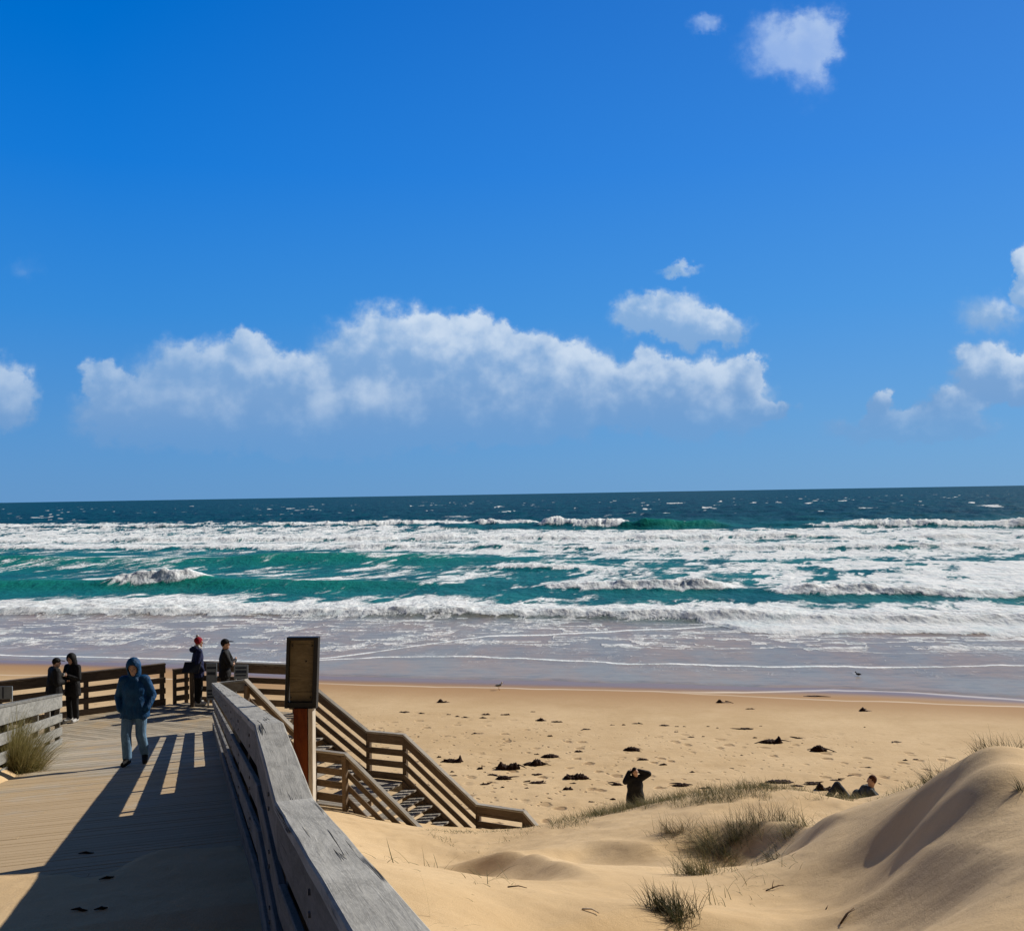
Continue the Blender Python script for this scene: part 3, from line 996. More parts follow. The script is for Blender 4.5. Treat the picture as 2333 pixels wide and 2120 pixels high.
# platform boards run the same way as the far fence
pdir = Vector((0.9, -0.42, 0)).normalized()
pn = Vector((-pdir.y, pdir.x, 0))
pz = CAMZ - PLAT_H - 0.02
k = -70
while k < 70:
    off = k * 0.144
    base = Vector((-8.0, 23.5, 0)) + pn * off
    xs = np.linspace(-14, 14, 1401)
    ins = in_poly(base.x + pdir.x * xs, base.y + pdir.y * xs, PLAT)
    idx = np.where(ins)[0]
    if len(idx) > 3:
        runs = np.split(idx, np.where(np.diff(idx) > 1)[0] + 1)
        for r_ in runs:
            if len(r_) > 10:
                a_, b_ = base + pdir * float(xs[r_[0]]), base + pdir * float(xs[r_[-1]])
                a_.z = b_.z = pz + random.uniform(-0.0015, 0.0015)
                mb.beam(a_, b_, 0.138, 0.04, (0, 0, 1), 0.004)
    k += 1
# edge beams and piles under it
for (sa, sb) in ((-1.0, 4.66), (4.66, 6.28), (6.28, S_END - 0.02)):
    for v in (V0 - 0.14, VL - 0.02, (VL + V0) / 2):
        pa, pb = xy_of(sa, v), xy_of(sb, v)
        mb.beam((*pa, float(deck_z(sa)) - 0.155), (*pb, float(deck_z(sb)) - 0.155), 0.06, 0.20)
for sa in np.arange(8, 24, 2.4):
    for v in (V0 - 0.12, VL - 0.1):
        pa = xy_of(sa, v)
        z1 = float(deck_z(sa)) - 0.26
        mb.beam((*pa, z1 - 2.2), (*pa, z1), 0.14, 0.14, (0, 1, 0))
for i in range(len(PLAT)):
    a_, b_ = PLAT[i], PLAT[(i + 1) % len(PLAT)]
    ca, cb = Vector((*a_, pz - 0.13)), Vector((*b_, pz - 0.13))
    cen = Vector((-9.5, 23.5, pz - 0.13))
    ca, cb = ca + (cen - ca).normalized() * 0.12, cb + (cen - cb).normalized() * 0.12
    mb.beam(ca, cb, 0.05, 0.2)
    mb.beam(Vector((ca.x, ca.y, pz - 4.0)), Vector((ca.x, ca.y, pz - 0.24)), 0.16, 0.16, (0, 1, 0))
walk = mb.build('boardwalk', M_DECK)
walk['kind'] = 'structure'


# ------------------------------------------------------------------ railings
BOARDS4 = [(0.05, 0.20), (0.36, 0.14), (0.63, 0.14), (0.90, 0.16)]      # depth below the top, height


def railing(root, P, inward, boards, mats, cap_w=0.15, cap_h=0.045, post_h=1.12, step=1.9, posts_at=None, board_t=0.035, cap_over=0.0, post_w=0.10, sub=None, post_out=True, gap_end=0.0, post_ends=(True, True)):
    """railing along top points P (centre line of the cap top); inward: side of the boards, a plan vector.
    parts cap_rail, board, post hang on root (or on sub when given)"""
    m_cap, m_board, m_post = mats
    P = [Vector(p) for p in P]
    par = sub or root
    for i in range(len(P) - 1):
        a, b2 = P[i], P[i + 1]
        d = b2 - a
        dh = Vector((d.x, d.y, 0)).normalized()
        n = Vector((-dh.y, dh.x, 0))
        if n.dot(Vector(inward)) < 0:
            n = -n
        dirs = d.normalized()
        cut0 = cut1 = dh
        if i > 0:
            d0_ = (P[i] - P[i - 1]).normalized()
            cut0 = (d0_ + dirs).normalized()
        if i < len(P) - 2:
            d2_ = (P[i + 2] - P[i + 1]).normalized()
            cut1 = (d2_ + dirs).normalized()
        c = MB()
        off = Vector((0, 0, -cap_h / 2 / max(0.3, math.sqrt(max(1e-6, 1 - dirs.z ** 2)))))
        L = d.length
        c.beam(a + off, b2 + off, cap_w, cap_h, (0, 0, 1), 0.007, max(1, int(L / 0.35)), cut0, cut1, 0.0015)
        if i == 0 and sub is None or sub is not None:
            pass
        c.build('cap_rail', m_cap, par)
        for (z, h) in boards:
            c = MB()
            o = Vector((0, 0, -(z + h / 2))) + n * (cap_w / 2 - board_t / 2 - 0.012)
            hn = h * math.sqrt(max(1e-6, 1 - dirs.z ** 2))
            cutv = dh
            c.beam(a + o + dirs * 0.004, b2 + o - dirs * 0.004, board_t, hn, (0, 0, 1), 0.005, max(1, int(L / 1.2)), cutv, cutv, 0.0)
            c.build('board', m_board, par)
        npost = max(1, int(round(L / step)))
        for k in range(npost + 1):
            if k == 0 and (i > 0 or not post_ends[0]):
                continue
            if k == npost and i == len(P) - 2 and not post_ends[1]:
                continue
            q = a + d * (k / npost)
            if k == 0:
                q = q + dirs * post_w * 0.7
            if k == npost and i == len(P) - 2:
                q = q - dirs * post_w * 0.7
            c = MB()
            q = q + n * (cap_w / 2 - board_t - 0.014 - post_w / 2)
            top = q + Vector((0, 0, -cap_h - 0.004 - abs(dirs.z) * post_w * 0.75))
            c.beam(Vector((q.x, q.y, q.z - post_h)), top, post_w, post_w, dh, 0.006)
            c.build('post', m_post, par)


def rpt(s_, v=V0 - 0.08, dz=0.0):
    x, y = xy_of(s_, v)
    return Vector((x, y, CAMZ - float(h_top(s_)) + dz))


left_dir = (VX, VY, 0)
rr = thing('ramp_railing', rpt(12) - Vector((0, 0, RAIL_H)), 'long grey weathered timber railing running down the right side of the ramp from the viewer', 'railing', 'railings along the boardwalk')
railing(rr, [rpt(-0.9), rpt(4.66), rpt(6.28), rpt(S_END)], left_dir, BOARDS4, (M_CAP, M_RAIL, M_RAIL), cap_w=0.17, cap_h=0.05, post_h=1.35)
# boards nailed over the gaps on the seaward side; each row stops a little further down the ramp
for (z, h, s_to) in ((0.055, 0.345, 11.4), (0.402, 0.276, 12.9), (0.680, 0.40, 15.8)):
    for (sa, sb) in ((-0.9, 4.66), (4.66, 6.28), (6.28, s_to)):
        a_, b_ = rpt(sa), rpt(sb)
        o = Vector((0, 0, -(z + h / 2))) - Vector(left_dir) * 0.062
        c = MB()
        c.beam(a_ + o, b_ + o, 0.022, h, (0, 0, 1), 0.004)
        c.build('board', M_DARK, rr)
M_BOLT = plain('galvanised_bolt', (0.16, 0.16, 0.165), 0.5, 0.5, 0.7, var=0.3, scale=60)
for sb in np.arange(1.4, 23.5, 1.9):
    for (z, h) in BOARDS4[:3]:
        p_ = rpt(sb) + Vector((0, 0, -(z + h / 2))) + Vector(left_dir) * 0.074
        for dz_ in (-0.035, 0.035):
            c = MB()
            c.tube([p_ + Vector((0, 0, dz_)) - Vector(left_dir) * 0.004, p_ + Vector((0, 0, dz_)) + Vector(left_dir) * 0.007], [0.012, 0.010], 8)
            c.build('bolt', M_BOLT, rr)
rl = thing('ramp_railing', rpt(20, VL + 0.08) - Vector((0, 0, RAIL_H)), 'short sunlit grey plank railing behind the bush at the left edge of the ramp', 'railing', 'railings along the boardwalk')
railing(rl, [rpt(14.2, VL + 0.09, -0.0), rpt(23.75, VL + 0.09, -0.0)], (-VX, -VY, 0), [(0.03, 0.27), (0.42, 0.17), (0.70, 0.17), (0.94, 0.14)], (M_CAPL, M_CAPL, M_RAIL), post_h=1.3, step=1.55)

# platform fences
zt = CAMZ - PLAT_H + 1.05


def ptf(px, py):
    r = CF + CR * ((px - CX) / FX) + CU * ((CY - py) / FX)
    k_ = (zt - CAMZ) / r.z
    return CAM + r * k_


FL = [Vector((-17.6, 20.3, zt)), ptf(0, 1551), ptf(376, 1509.5)]
pf = thing('platform_fence', (FL[1] + FL[2]) / 2 - Vector((0, 0, 1.05)), 'dark shaded board fence on the left of the viewing platform behind the hooded couple', 'fence', 'fences round the viewing platform')
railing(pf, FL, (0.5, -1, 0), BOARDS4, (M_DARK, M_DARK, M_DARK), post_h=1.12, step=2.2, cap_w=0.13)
FR = [ptf(440, 1504.5), ptf(668, 1513)]
pf2 = thing('platform_fence', (FR[0] + FR[1]) / 2 - Vector((0, 0, 1.05)), 'brown board fence on the seaward side of the platform left of the sign post', 'fence', 'fences round the viewing platform')
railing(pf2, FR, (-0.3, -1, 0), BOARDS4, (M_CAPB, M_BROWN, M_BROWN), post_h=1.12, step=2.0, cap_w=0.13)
FM = [ptf(390, 1509) + Vector((0.05, -0.02, -0.16)), ptf(432, 1505) + Vector((-0.02, 0, -0.16))]
pf3 = thing('platform_fence', (FM[0] + FM[1]) / 2 - Vector((0, 0, 1.05)), 'narrow link of lower boards closing the corner between the two platform fences', 'fence', 'fences round the viewing platform')
railing(pf3, FM, (0, -1, 0), [(0.05, 0.10), (0.26, 0.10), (0.47, 0.10), (0.68, 0.14)], (M_DARK, M_DARK, M_DARK), post_h=0.95, step=5, cap_w=0.09, post_w=0.08)

# ------------------------------------------------------------------ staircase down to the beach
sd = Vector((0.906, -0.423, 0)).normalized()
sn_ = Vector((-0.423, -0.906, 0)).normalized()            # towards the viewer
SW = 2.2
T0 = at(668, 1513, 25.0)
T0.z = zt
T1 = at(838, 1663.5, 24.0)
T2 = at(921, 1671, 23.62)
T2.z = T1.z - 0.005
T3 = at(1088, 1830, 22.83)
T4 = at(1194, 1834, 22.33)
T4.z = T3.z - 0.01
T5 = at(1236, 1893, 22.1)
st = thing('beach_staircase', (T1 + T3) / 2 + sn_ * SW / 2 - Vector((0, 0, 1.2)), 'brown timber staircase in two flights with railings going down from the platform to the sand', 'staircase')
mats_s = (M_CAPB, M_BROWN, M_BROWN)
far_r = MB()
far_r.box(T2 - Vector((0, 0, 1.12)), 0.12, 0.12, 0.06)
fr = far_r.build('railing', M_BROWN, st)
fr['_o'] = list(st.location)
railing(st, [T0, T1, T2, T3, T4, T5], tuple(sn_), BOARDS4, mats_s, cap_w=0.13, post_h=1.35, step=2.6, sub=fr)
near_pts = [at(560, 1546, 22.85), at(717, 1706, 21.95), at(787.6, 1711.5, 21.6), None]
near_pts[2].z = near_pts[1].z - 0.005
q = near_pts[2] + (T3 - T2)
near_pts[3] = q
nr_ = MB()
nr_.box(near_pts[2] - Vector((0, 0, 1.12)), 0.12, 0.12, 0.06)
nr = nr_.build('railing', M_BROWN, st)
nr['_o'] = list(st.location)
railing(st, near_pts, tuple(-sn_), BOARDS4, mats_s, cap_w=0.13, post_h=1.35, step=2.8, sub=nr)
# short return that joins the ramp railing to the stair railing
lk = MB()
ra, rb = rpt(S_END - 0.02), near_pts[0]
lk.beam(Vector((ra.x, ra.y, ra.z - 0.024)), Vector((rb.x, rb.y, rb.z - 0.03)), 0.14, 0.044)
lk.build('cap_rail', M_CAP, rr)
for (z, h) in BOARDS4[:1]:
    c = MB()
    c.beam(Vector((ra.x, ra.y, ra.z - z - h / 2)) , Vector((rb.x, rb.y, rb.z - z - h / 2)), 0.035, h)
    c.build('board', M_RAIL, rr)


def flight(a, b, ntread):
    """treads and stringers between the two landings under rail tops a (upper) and b (lower)"""
    for i in range(1, ntread):
        f = i / ntread
        p = a.lerp(b, f) - Vector((0, 0, 1.07))
        p.z = a.z - 1.07 + (b.z - a.z) * f
        c = MB()
        for dx in (-0.075, 0.075):
            c.beam(p + sd * dx + sn_ * 0.06, p + sd * dx + sn_ * (SW - 0.06), 0.14, 0.04)
        c.build('tread', M_CAPB, st)
    for o in (0.10, SW - 0.10):
        c = MB()
        c.beam(a + sn_ * o - Vector((0, 0, 1.17)), b + sn_ * o - Vector((0, 0, 1.17)), 0.05, 0.24, (0, 0, 1), 0.004, 1, sd, sd)
        c.build('stringer', M_BROWN, st)


def landing(a, b):
    c = MB()
    L = (b - a).length
    nb = max(3, int(SW / 0.144))
    for k_ in range(nb):
        o = 0.05 + (SW - 0.1) * (k_ + 0.5) / nb
        c.beam(a + sn_ * o - Vector((0, 0, 1.09)), b + sn_ * o - Vector((0, 0, 1.09)), 0.135, 0.04)
    for o in (0.04, SW - 0.04):
        c.beam(a + sn_ * o - Vector((0, 0, 1.22)), b + sn_ * o - Vector((0, 0, 1.22)), 0.045, 0.2)
    c.build('landing', M_CAPB, st)


flight(T0, T1, 8)
landing(T1, T2)
flight(T2, T3, 9)
landing(T3, T4)
for (p, dz) in ((T1, 2.2), (T2, 2.2), (T1 + sn_ * SW, 2.2), (T2 + sn_ * SW, 2.2)):
    c = MB()
    c.beam(p + Vector((0, 0, -1.1 - dz)), p + Vector((0, 0, -1.13)), 0.12, 0.12, (0, 1, 0))
    c.build('pile', M_BROWN, st)
c = MB()
p0_ = T1 + sn_ * (SW + 0.02) - Vector((0, 0, 1.40))
p1_ = T2 + sn_ * (SW + 0.02) - Vector((0, 0, 1.40))
c.beam(p0_, p1_, 0.04, 0.42)
c.build('skirt_board', M_BROWN, st)

# ------------------------------------------------------------------ sign box on its red post, seen from behind
M_RED = wood('timber_oiled_red', (0.105, 0.020, 0.008), (0.20, 0.050, 0.012), crack=0.5)
M_POSTLIT = wood('timber_sunlit_side', (0.42, 0.37, 0.30), (0.55, 0.50, 0.42), crack=0.2)
M_BLACK = plain('black_painted_metal', (0.012, 0.012, 0.012), 0.5, 0.4)
M_PLY = wood('plywood_back', (0.125, 0.098, 0.055), (0.21, 0.165, 0.095), crack=0.5)
SD = 9.0
b0, b1 = at(655, 1450, SD), at(728, 1450, SD)
t0_, t1_ = at(651, 1611, SD), at(722, 1611, SD)
sw_ = (b1 - b0).length
sh_ = ((b0 + b1) / 2 - (t0_ + t1_) / 2).length
up_s = (((b0 + b1) / 2) - ((t0_ + t1_) / 2)).normalized()
rt_s = Vector((math.cos(R(-4)), math.sin(R(-4)), 0))
nrm_s = rt_s.cross(up_s).normalized()                       # away from the viewer or towards
if nrm_s.y > 0:
    nrm_s = -nrm_s
cs = (b0 + b1 + t0_ + t1_) / 4
ptop = (t0_ + t1_) / 2 + Vector((0.004, 0, 0))
pbot = at(690, 1990, SD)
gz_ = float(sand_z(np.array([pbot.x]), np.array([pbot.y]))[0])
pbot.z = gz_ - 0.3
sg = thing('sign_post', (pbot.x, pbot.y, gz_), 'back of a black framed sign box on a red timber post beside the ramp', 'sign')
c = MB()
fw = 0.026
dth = 0.075
c.beam(cs - rt_s * (sw_ / 2 - fw / 2) - up_s * sh_ / 2, cs - rt_s * (sw_ / 2 - fw / 2) + up_s * sh_ / 2, fw, dth, tuple(nrm_s), 0.003)
c.beam(cs + rt_s * (sw_ / 2 - fw / 2 - 0.006) - up_s * sh_ / 2, cs + rt_s * (sw_ / 2 - fw / 2 - 0.006) + up_s * sh_ / 2, fw + 0.012, dth, tuple(nrm_s), 0.003)
c.beam(cs - rt_s * (sw_ / 2 - fw) + up_s * (sh_ / 2 - fw / 2), cs + rt_s * (sw_ / 2 - fw) + up_s * (sh_ / 2 - fw / 2), fw, dth - 0.002, tuple(nrm_s), 0.003)
c.beam(cs - rt_s * (sw_ / 2 - fw) - up_s * (sh_ / 2 - fw), cs + rt_s * (sw_ / 2 - fw) - up_s * (sh_ / 2 - fw), fw * 2, dth - 0.002, tuple(nrm_s), 0.003)
c.build('frame', M_BLACK, sg)
c = MB()
c.beam(cs - rt_s * (sw_ / 2 - fw) - nrm_s * 0.012, cs + rt_s * (sw_ / 2 - fw) - nrm_s * 0.012, 0.02, sh_ - 2.2 * fw, tuple(up_s), 0.002)
c.build('back_panel', M_PLY, sg)
c = MB()
pw_ = 0.165
c.beam(pbot, ptop - nrm_s * 0.0, pw_ * 0.74, 0.11, tuple(nrm_s), 0.006, 3)
c.build('post', M_RED, sg)
c = MB()  # right face of the post; the sunlight on it is put into the pale colour
c.beam(pbot + rt_s * (pw_ * 0.5 + 0.005), ptop + rt_s * (pw_ * 0.5 + 0.006), pw_ * 0.24, 0.108, tuple(nrm_s), 0.004, 3)
c.build('sunlit_side', M_POSTLIT, sg)

for (fx_, fz_) in ((-0.42, 0.44), (0.36, 0.44), (-0.42, -0.42), (0.36, -0.42), (0.14, 0.18)):
    c = MB()
    q_ = cs + rt_s * sw_ * fx_ * 0.8 + up_s * sh_ * fz_ * 0.85 + nrm_s * (0.012 if fz_ > 0.3 or fz_ < -0.3 else 0.010)
    c.tube([q_ - nrm_s * 0.03, q_ + nrm_s * 0.004], [0.006, 0.006], 8)
    c.build('screw', M_BLACK, sg)

# ------------------------------------------------------------------ notice boards on the platform
M_NB = plain('notice_blue_grey', (0.20, 0.235, 0.275), 0.6, 0.3, var=0.1)
M_NBD = plain('notice_dark_blue', (0.018, 0.030, 0.055), 0.5, 0.3, var=0.1)
M_ALU = plain('aluminium', (0.35, 0.36, 0.36), 0.45, 0.5, 0.6, var=0.1)


def notice(px0, py0, px1, py1, d, label, rows, legs=True, yaw=0.0):
    a, b2 = at(px0, py0, d), at(px1, py0, d)
    lo = at(px0, py1, d)
    W, H = (b2 - a).length, a.z - lo.z
    cx_ = (a + b2) / 2
    base = Vector((cx_.x, cx_.y, CAMZ - PLAT_H))
    o = thing('notice_board', base, label, 'notice board', 'notice boards on the platform')
    rt = Vector((math.cos(yaw), math.sin(yaw), 0))
    fwd = Vector((rt.y, -rt.x, 0))
    if fwd.y > 0:
        fwd = -fwd
    cc_ = Vector((cx_.x, cx_.y, a.z - H / 2))
    c = MB()
    c.beam(cc_ - rt * W / 2, cc_ + rt * W / 2, 0.02, H, (0, 0, 1), 0.003)
    c.build('panel', M_NB, o)
    for (f0, f1, x0, x1) in rows:
        c = MB()
        z = cc_.z + H / 2 - H * (f0 + f1) / 2
        p = Vector((cc_.x, cc_.y, z)) + fwd * 0.0125
        c.beam(p + rt * W * (x0 - 0.5), p + rt * W * (x1 - 0.5), 0.004, H * (f1 - f0), (0, 0, 1), 0.0005)
        c.build('printed_block', M_NBD, o)
    for sx in (-1, 1):
        c = MB()
        p = Vector((cc_.x, cc_.y, 0)) + rt * (W / 2 - 0.03) * sx - fwd * 0.03
        c.beam((p.x, p.y, CAMZ - PLAT_H - 0.02), (p.x, p.y, cc_.z + H / 2 - 0.02), 0.04, 0.035, (0, 1, 0), 0.003)
        c.build('leg', M_ALU, o)


notice(470, 1510, 494, 1594, 25.9, 'tall blue grey notice board between the person in the red beanie and the capped man', [(0.10, 0.16, 0.05, 0.95), (0.24, 0.32, 0.1, 0.85), (0.72, 0.77, 0.08, 0.9), (0.82, 0.86, 0.08, 0.9), (0.9, 0.94, 0.08, 0.9)])
notice(533, 1514, 565, 1546, 25.3, 'low blue grey notice board on the fence just right of the capped man', [(0.15, 0.28, 0.1, 0.9), (0.38, 0.6, 0.1, 0.9), (0.7, 0.8, 0.1, 0.85)])
notice(-14, 1563, 28, 1592, 22.6, 'small pale notice board at the left end of the platform below the dark fence rail', [(0.05, 0.95, 0.46, 0.55)])
# sloping lectern beside the person in the red beanie
lt = at(438, 1512, 25.9)
lb_ = Vector((lt.x, lt.y, CAMZ - PLAT_H))
le = thing('information_lectern', lb_, 'dark sloping information lectern left of the person in the red beanie', 'lectern')
c = MB()
pc = Vector((lt.x, lt.y - 0.05, lt.z - 0.08))
c.beam(pc - Vector((0.21, 0, 0)), pc + Vector((0.21, 0, 0)), 0.03, 0.34, (0, 0.72, 0.69), 0.003)
c.build('panel', M_BLACK, le)
c = MB()
c.beam(lb_ + Vector((-0.02, 0.06, -0.02)), Vector((pc.x - 0.02, pc.y + 0.06, pc.z - 0.03)), 0.10, 0.08, (0, 1, 0))
c.build('stand', M_DARK, le)


# ------------------------------------------------------------------ soft bodies: joined rounded pieces remeshed into one skin
def _ring_mesh(rings):
    vs = [q for r in rings for q in r]
    n = len(rings[0])
    fs = []
    for i in range(len(rings) - 1):
        for k in range(n):
            k2 = (k + 1) % n
            fs.append((i * n + k, i * n + k2, (i + 1) * n + k2, (i + 1) * n + k))
    fs.append(tuple(range(n - 1, -1, -1)))
    fs.append(tuple((len(rings) - 1) * n + k for k in range(n)))
    return vs, fs


def capsule(p0, r0, p1, r1, n=14):
    p0, p1 = Vector(p0), Vector(p1)
    d = (p1 - p0)
    d = d.normalized() if d.length > 1e-6 else Vector((0, 0, 1))
    ref = Vector((0, 0, 1)) if abs(d.z) < 0.9 else Vector((1, 0, 0))
    a = d.cross(ref).normalized()
    b2 = d.cross(a)
    rings = []
    for k in range(5):
        th = math.pi / 2 * (1 - k / 4.0)
        c, r = p0 - d * (r0 * math.sin(th)), max(r0 * math.cos(th), r0 * 0.08)
        rings.append([c + (a * math.cos(2 * math.pi * j / n) + b2 * math.sin(2 * math.pi * j / n)) * r for j in range(n)])
    for k in range(5):
        th = math.pi / 2 * (k / 4.0)
        c, r = p1 + d * (r1 * math.sin(th)), max(r1 * math.cos(th), r1 * 0.08)
        rings.append([c + (a * math.cos(2 * math.pi * j / n) + b2 * math.sin(2 * math.pi * j / n)) * r for j in range(n)])
    return _ring_mesh(rings)


def ellipsoid(c, rad, rx=0.0, n=18, m=12):
    c = Vector(c)
    rot = Matrix.Rotation(rx, 3, 'X')
    rings = []
    for i in range(m + 1):
        th = math.pi * (i / m)
        z, r = -math.cos(th), max(math.sin(th), 0.04)
        rings.append([c + rot @ Vector((rad[0] * r * math.cos(2 * math.pi * j / n), rad[1] * r * math.sin(2 * math.pi * j / n), rad[2] * z)) for j in range(n)])
    return _ring_mesh(rings)


def blob(name, prims, mat, parent, voxel=0.012, smooth=4, lump=0.0, seed=0):
    vs, fs = [], []
    for (v_, f_2) in prims:
        o = len(vs)
        vs += [tuple(q) for q in v_]
        fs += [tuple(i + o for i in f) for f in f_2]
    me = bpy.data.meshes.new('tmp')
    me.from_pydata(vs, [], fs)
    bm = bmesh.new()
    bm.from_mesh(me)
    bmesh.ops.recalc_face_normals(bm, faces=bm.faces)
    bm.to_mesh(me)
    bm.free()
    tmp = bpy.data.objects.new('tmp', me)
    COL.objects.link(tmp)
    md = tmp.modifiers.new('r', 'REMESH')
    md.mode = 'VOXEL'
    md.voxel_size = voxel
    if smooth:
        ms = tmp.modifiers.new('s', 'SMOOTH')
        ms.iterations = smooth
        ms.factor = 0.5
    dg = bpy.context.evaluated_depsgraph_get()
    out = bpy.data.meshes.new_from_object(tmp.evaluated_get(dg))
    bpy.data.objects.remove(tmp)
    bpy.data.meshes.remove(me)
    if lump:
        n = len(out.vertices)
        co = np.zeros(n * 3, dtype=np.float32)
        out.vertices.foreach_get('co', co)
        co = co.reshape(-1, 3).astype(float)
        nn = np.zeros(n * 3, dtype=np.float32)
        out.vertices.foreach_get('normal', nn)
        nn = nn.reshape(-1, 3)
        k = fbm(co[:, 0] * 7 + co[:, 2] * 3 + seed, co[:, 1] * 7 + co[:, 2] * 9, 3, seed) - 0.5
        co = co + nn * (k * lump * 2)[:, None]
        out.vertices.foreach_set('co', co.astype(np.float32).ravel())
        out.update()
    out.name = name
    out.polygons.foreach_set('use_smooth', [True] * len(out.polygons))
    out.materials.clear()
    out.materials.append(mat)
    ob = bpy.data.objects.new(name, out)
    COL.objects.link(ob)
    ob.parent = parent
    return ob


def cloth(name, c1, c2=None, rough=0.85, fold=0.5):
    m, t, b = material(name)
    tcn = t.new('ShaderNodeTexCoord')
    ob = tcn.outputs['Object']
    n = t.noise(t.vm('MULTIPLY', ob, (9, 9, 4)), 1.0, 4, 0.55, 1.5)
    f = t.noise(ob, 350, 2, 0.5)
    c2 = c2 or tuple(c * 0.7 for c in c1)
    t.put(b.inputs['Base Color'], t.mix(t.ramp(n, 0.3, 0.7), c2, c1))
    b.inputs['Roughness'].default_value = rough
    b.inputs['Specular IOR Level'].default_value = 0.2
    t.put(b.inputs['Normal'], t.bump(t.m('ADD', n, t.m('MULTIPLY', f, 0.05)), fold, 0.05))
    return m


M_SKIN = plain('skin', (0.50, 0.30, 0.21), 0.55, 0.3, var=0.08, scale=20)
M_EYE = plain('dark_eye', (0.02, 0.015, 0.012), 0.3, 0.4, var=0.1, bumpk=0)
M_TEAL = cloth('teal_rain_jacket', (0.005, 0.065, 0.175), (0.004, 0.042, 0.12), 0.55, 0.6)
M_JEAN = cloth('light_blue_jeans', (0.16, 0.28, 0.42), (0.09, 0.17, 0.27))
M_SHOE = cloth('dark_shoe', (0.02, 0.02, 0.022))
M_NAVY = cloth('navy_jacket', (0.016, 0.022, 0.075), (0.010, 0.014, 0.045))
M_BLK = cloth('black_jacket', (0.013, 0.013, 0.015), (0.008, 0.008, 0.009), 0.75)
M_BLK2 = cloth('black_trousers', (0.014, 0.014, 0.016))
M_RED2 = cloth('red_knit', (0.36, 0.018, 0.035), (0.22, 0.010, 0.02))
M_WHT = cloth('white_fleece', (0.62, 0.62, 0.60), (0.45, 0.45, 0.44))
M_HAIR = cloth('dark_hair', (0.020, 0.013, 0.009))
M_HAIR2 = cloth('reddish_brown_hair', (0.085, 0.030, 0.018))
M_GREYJ = cloth('grey_jacket', (0.10, 0.11, 0.115), (0.06, 0.07, 0.075))
M_DJEAN = cloth('dark_jeans', (0.030, 0.036, 0.050))


def hand(wr, dirv, side, curl=0.5, sc=1.0):
    """palm, four unequal bent fingers and a thumb; dirv points along the hand, side towards the thumb"""
    wr, d, sdv = Vector(wr), Vector(dirv).normalized(), Vector(side).normalized()
    sdv = (sdv - d * sdv.dot(d)).normalized()
    nrm = d.cross(sdv)
    out = [capsule(wr, 0.026 * sc, wr + d * 0.07 * sc, 0.034 * sc)]
    for i, L in enumerate((0.066, 0.075, 0.070, 0.054)):
        b0 = wr + d * 0.085 * sc + sdv * (0.030 - 0.020 * i) * sc
        d1 = (d + nrm * curl * 0.5).normalized()
        d2 = (d + nrm * curl * 1.3).normalized()
        b1 = b0 + d1 * L * 0.55 * sc
        out.append(capsule(b0, 0.0100 * sc, b1, 0.0092 * sc, 8))
        out.append(capsule(b1, 0.0092 * sc, b1 + d2 * L * 0.55 * sc, 0.0080 * sc, 8))
    t0 = wr + d * 0.03 * sc + sdv * 0.026 * sc
    t1 = t0 + (d * 0.7 + sdv * 0.7).normalized() * 0.042 * sc
    out.append(capsule(t0, 0.013 * sc, t1, 0.0105 * sc, 8))
    out.append(capsule(t1, 0.0105 * sc, t1 + (d + sdv * 0.25 + nrm * curl * 0.5).normalized() * 0.032 * sc, 0.009 * sc, 8))
    return out


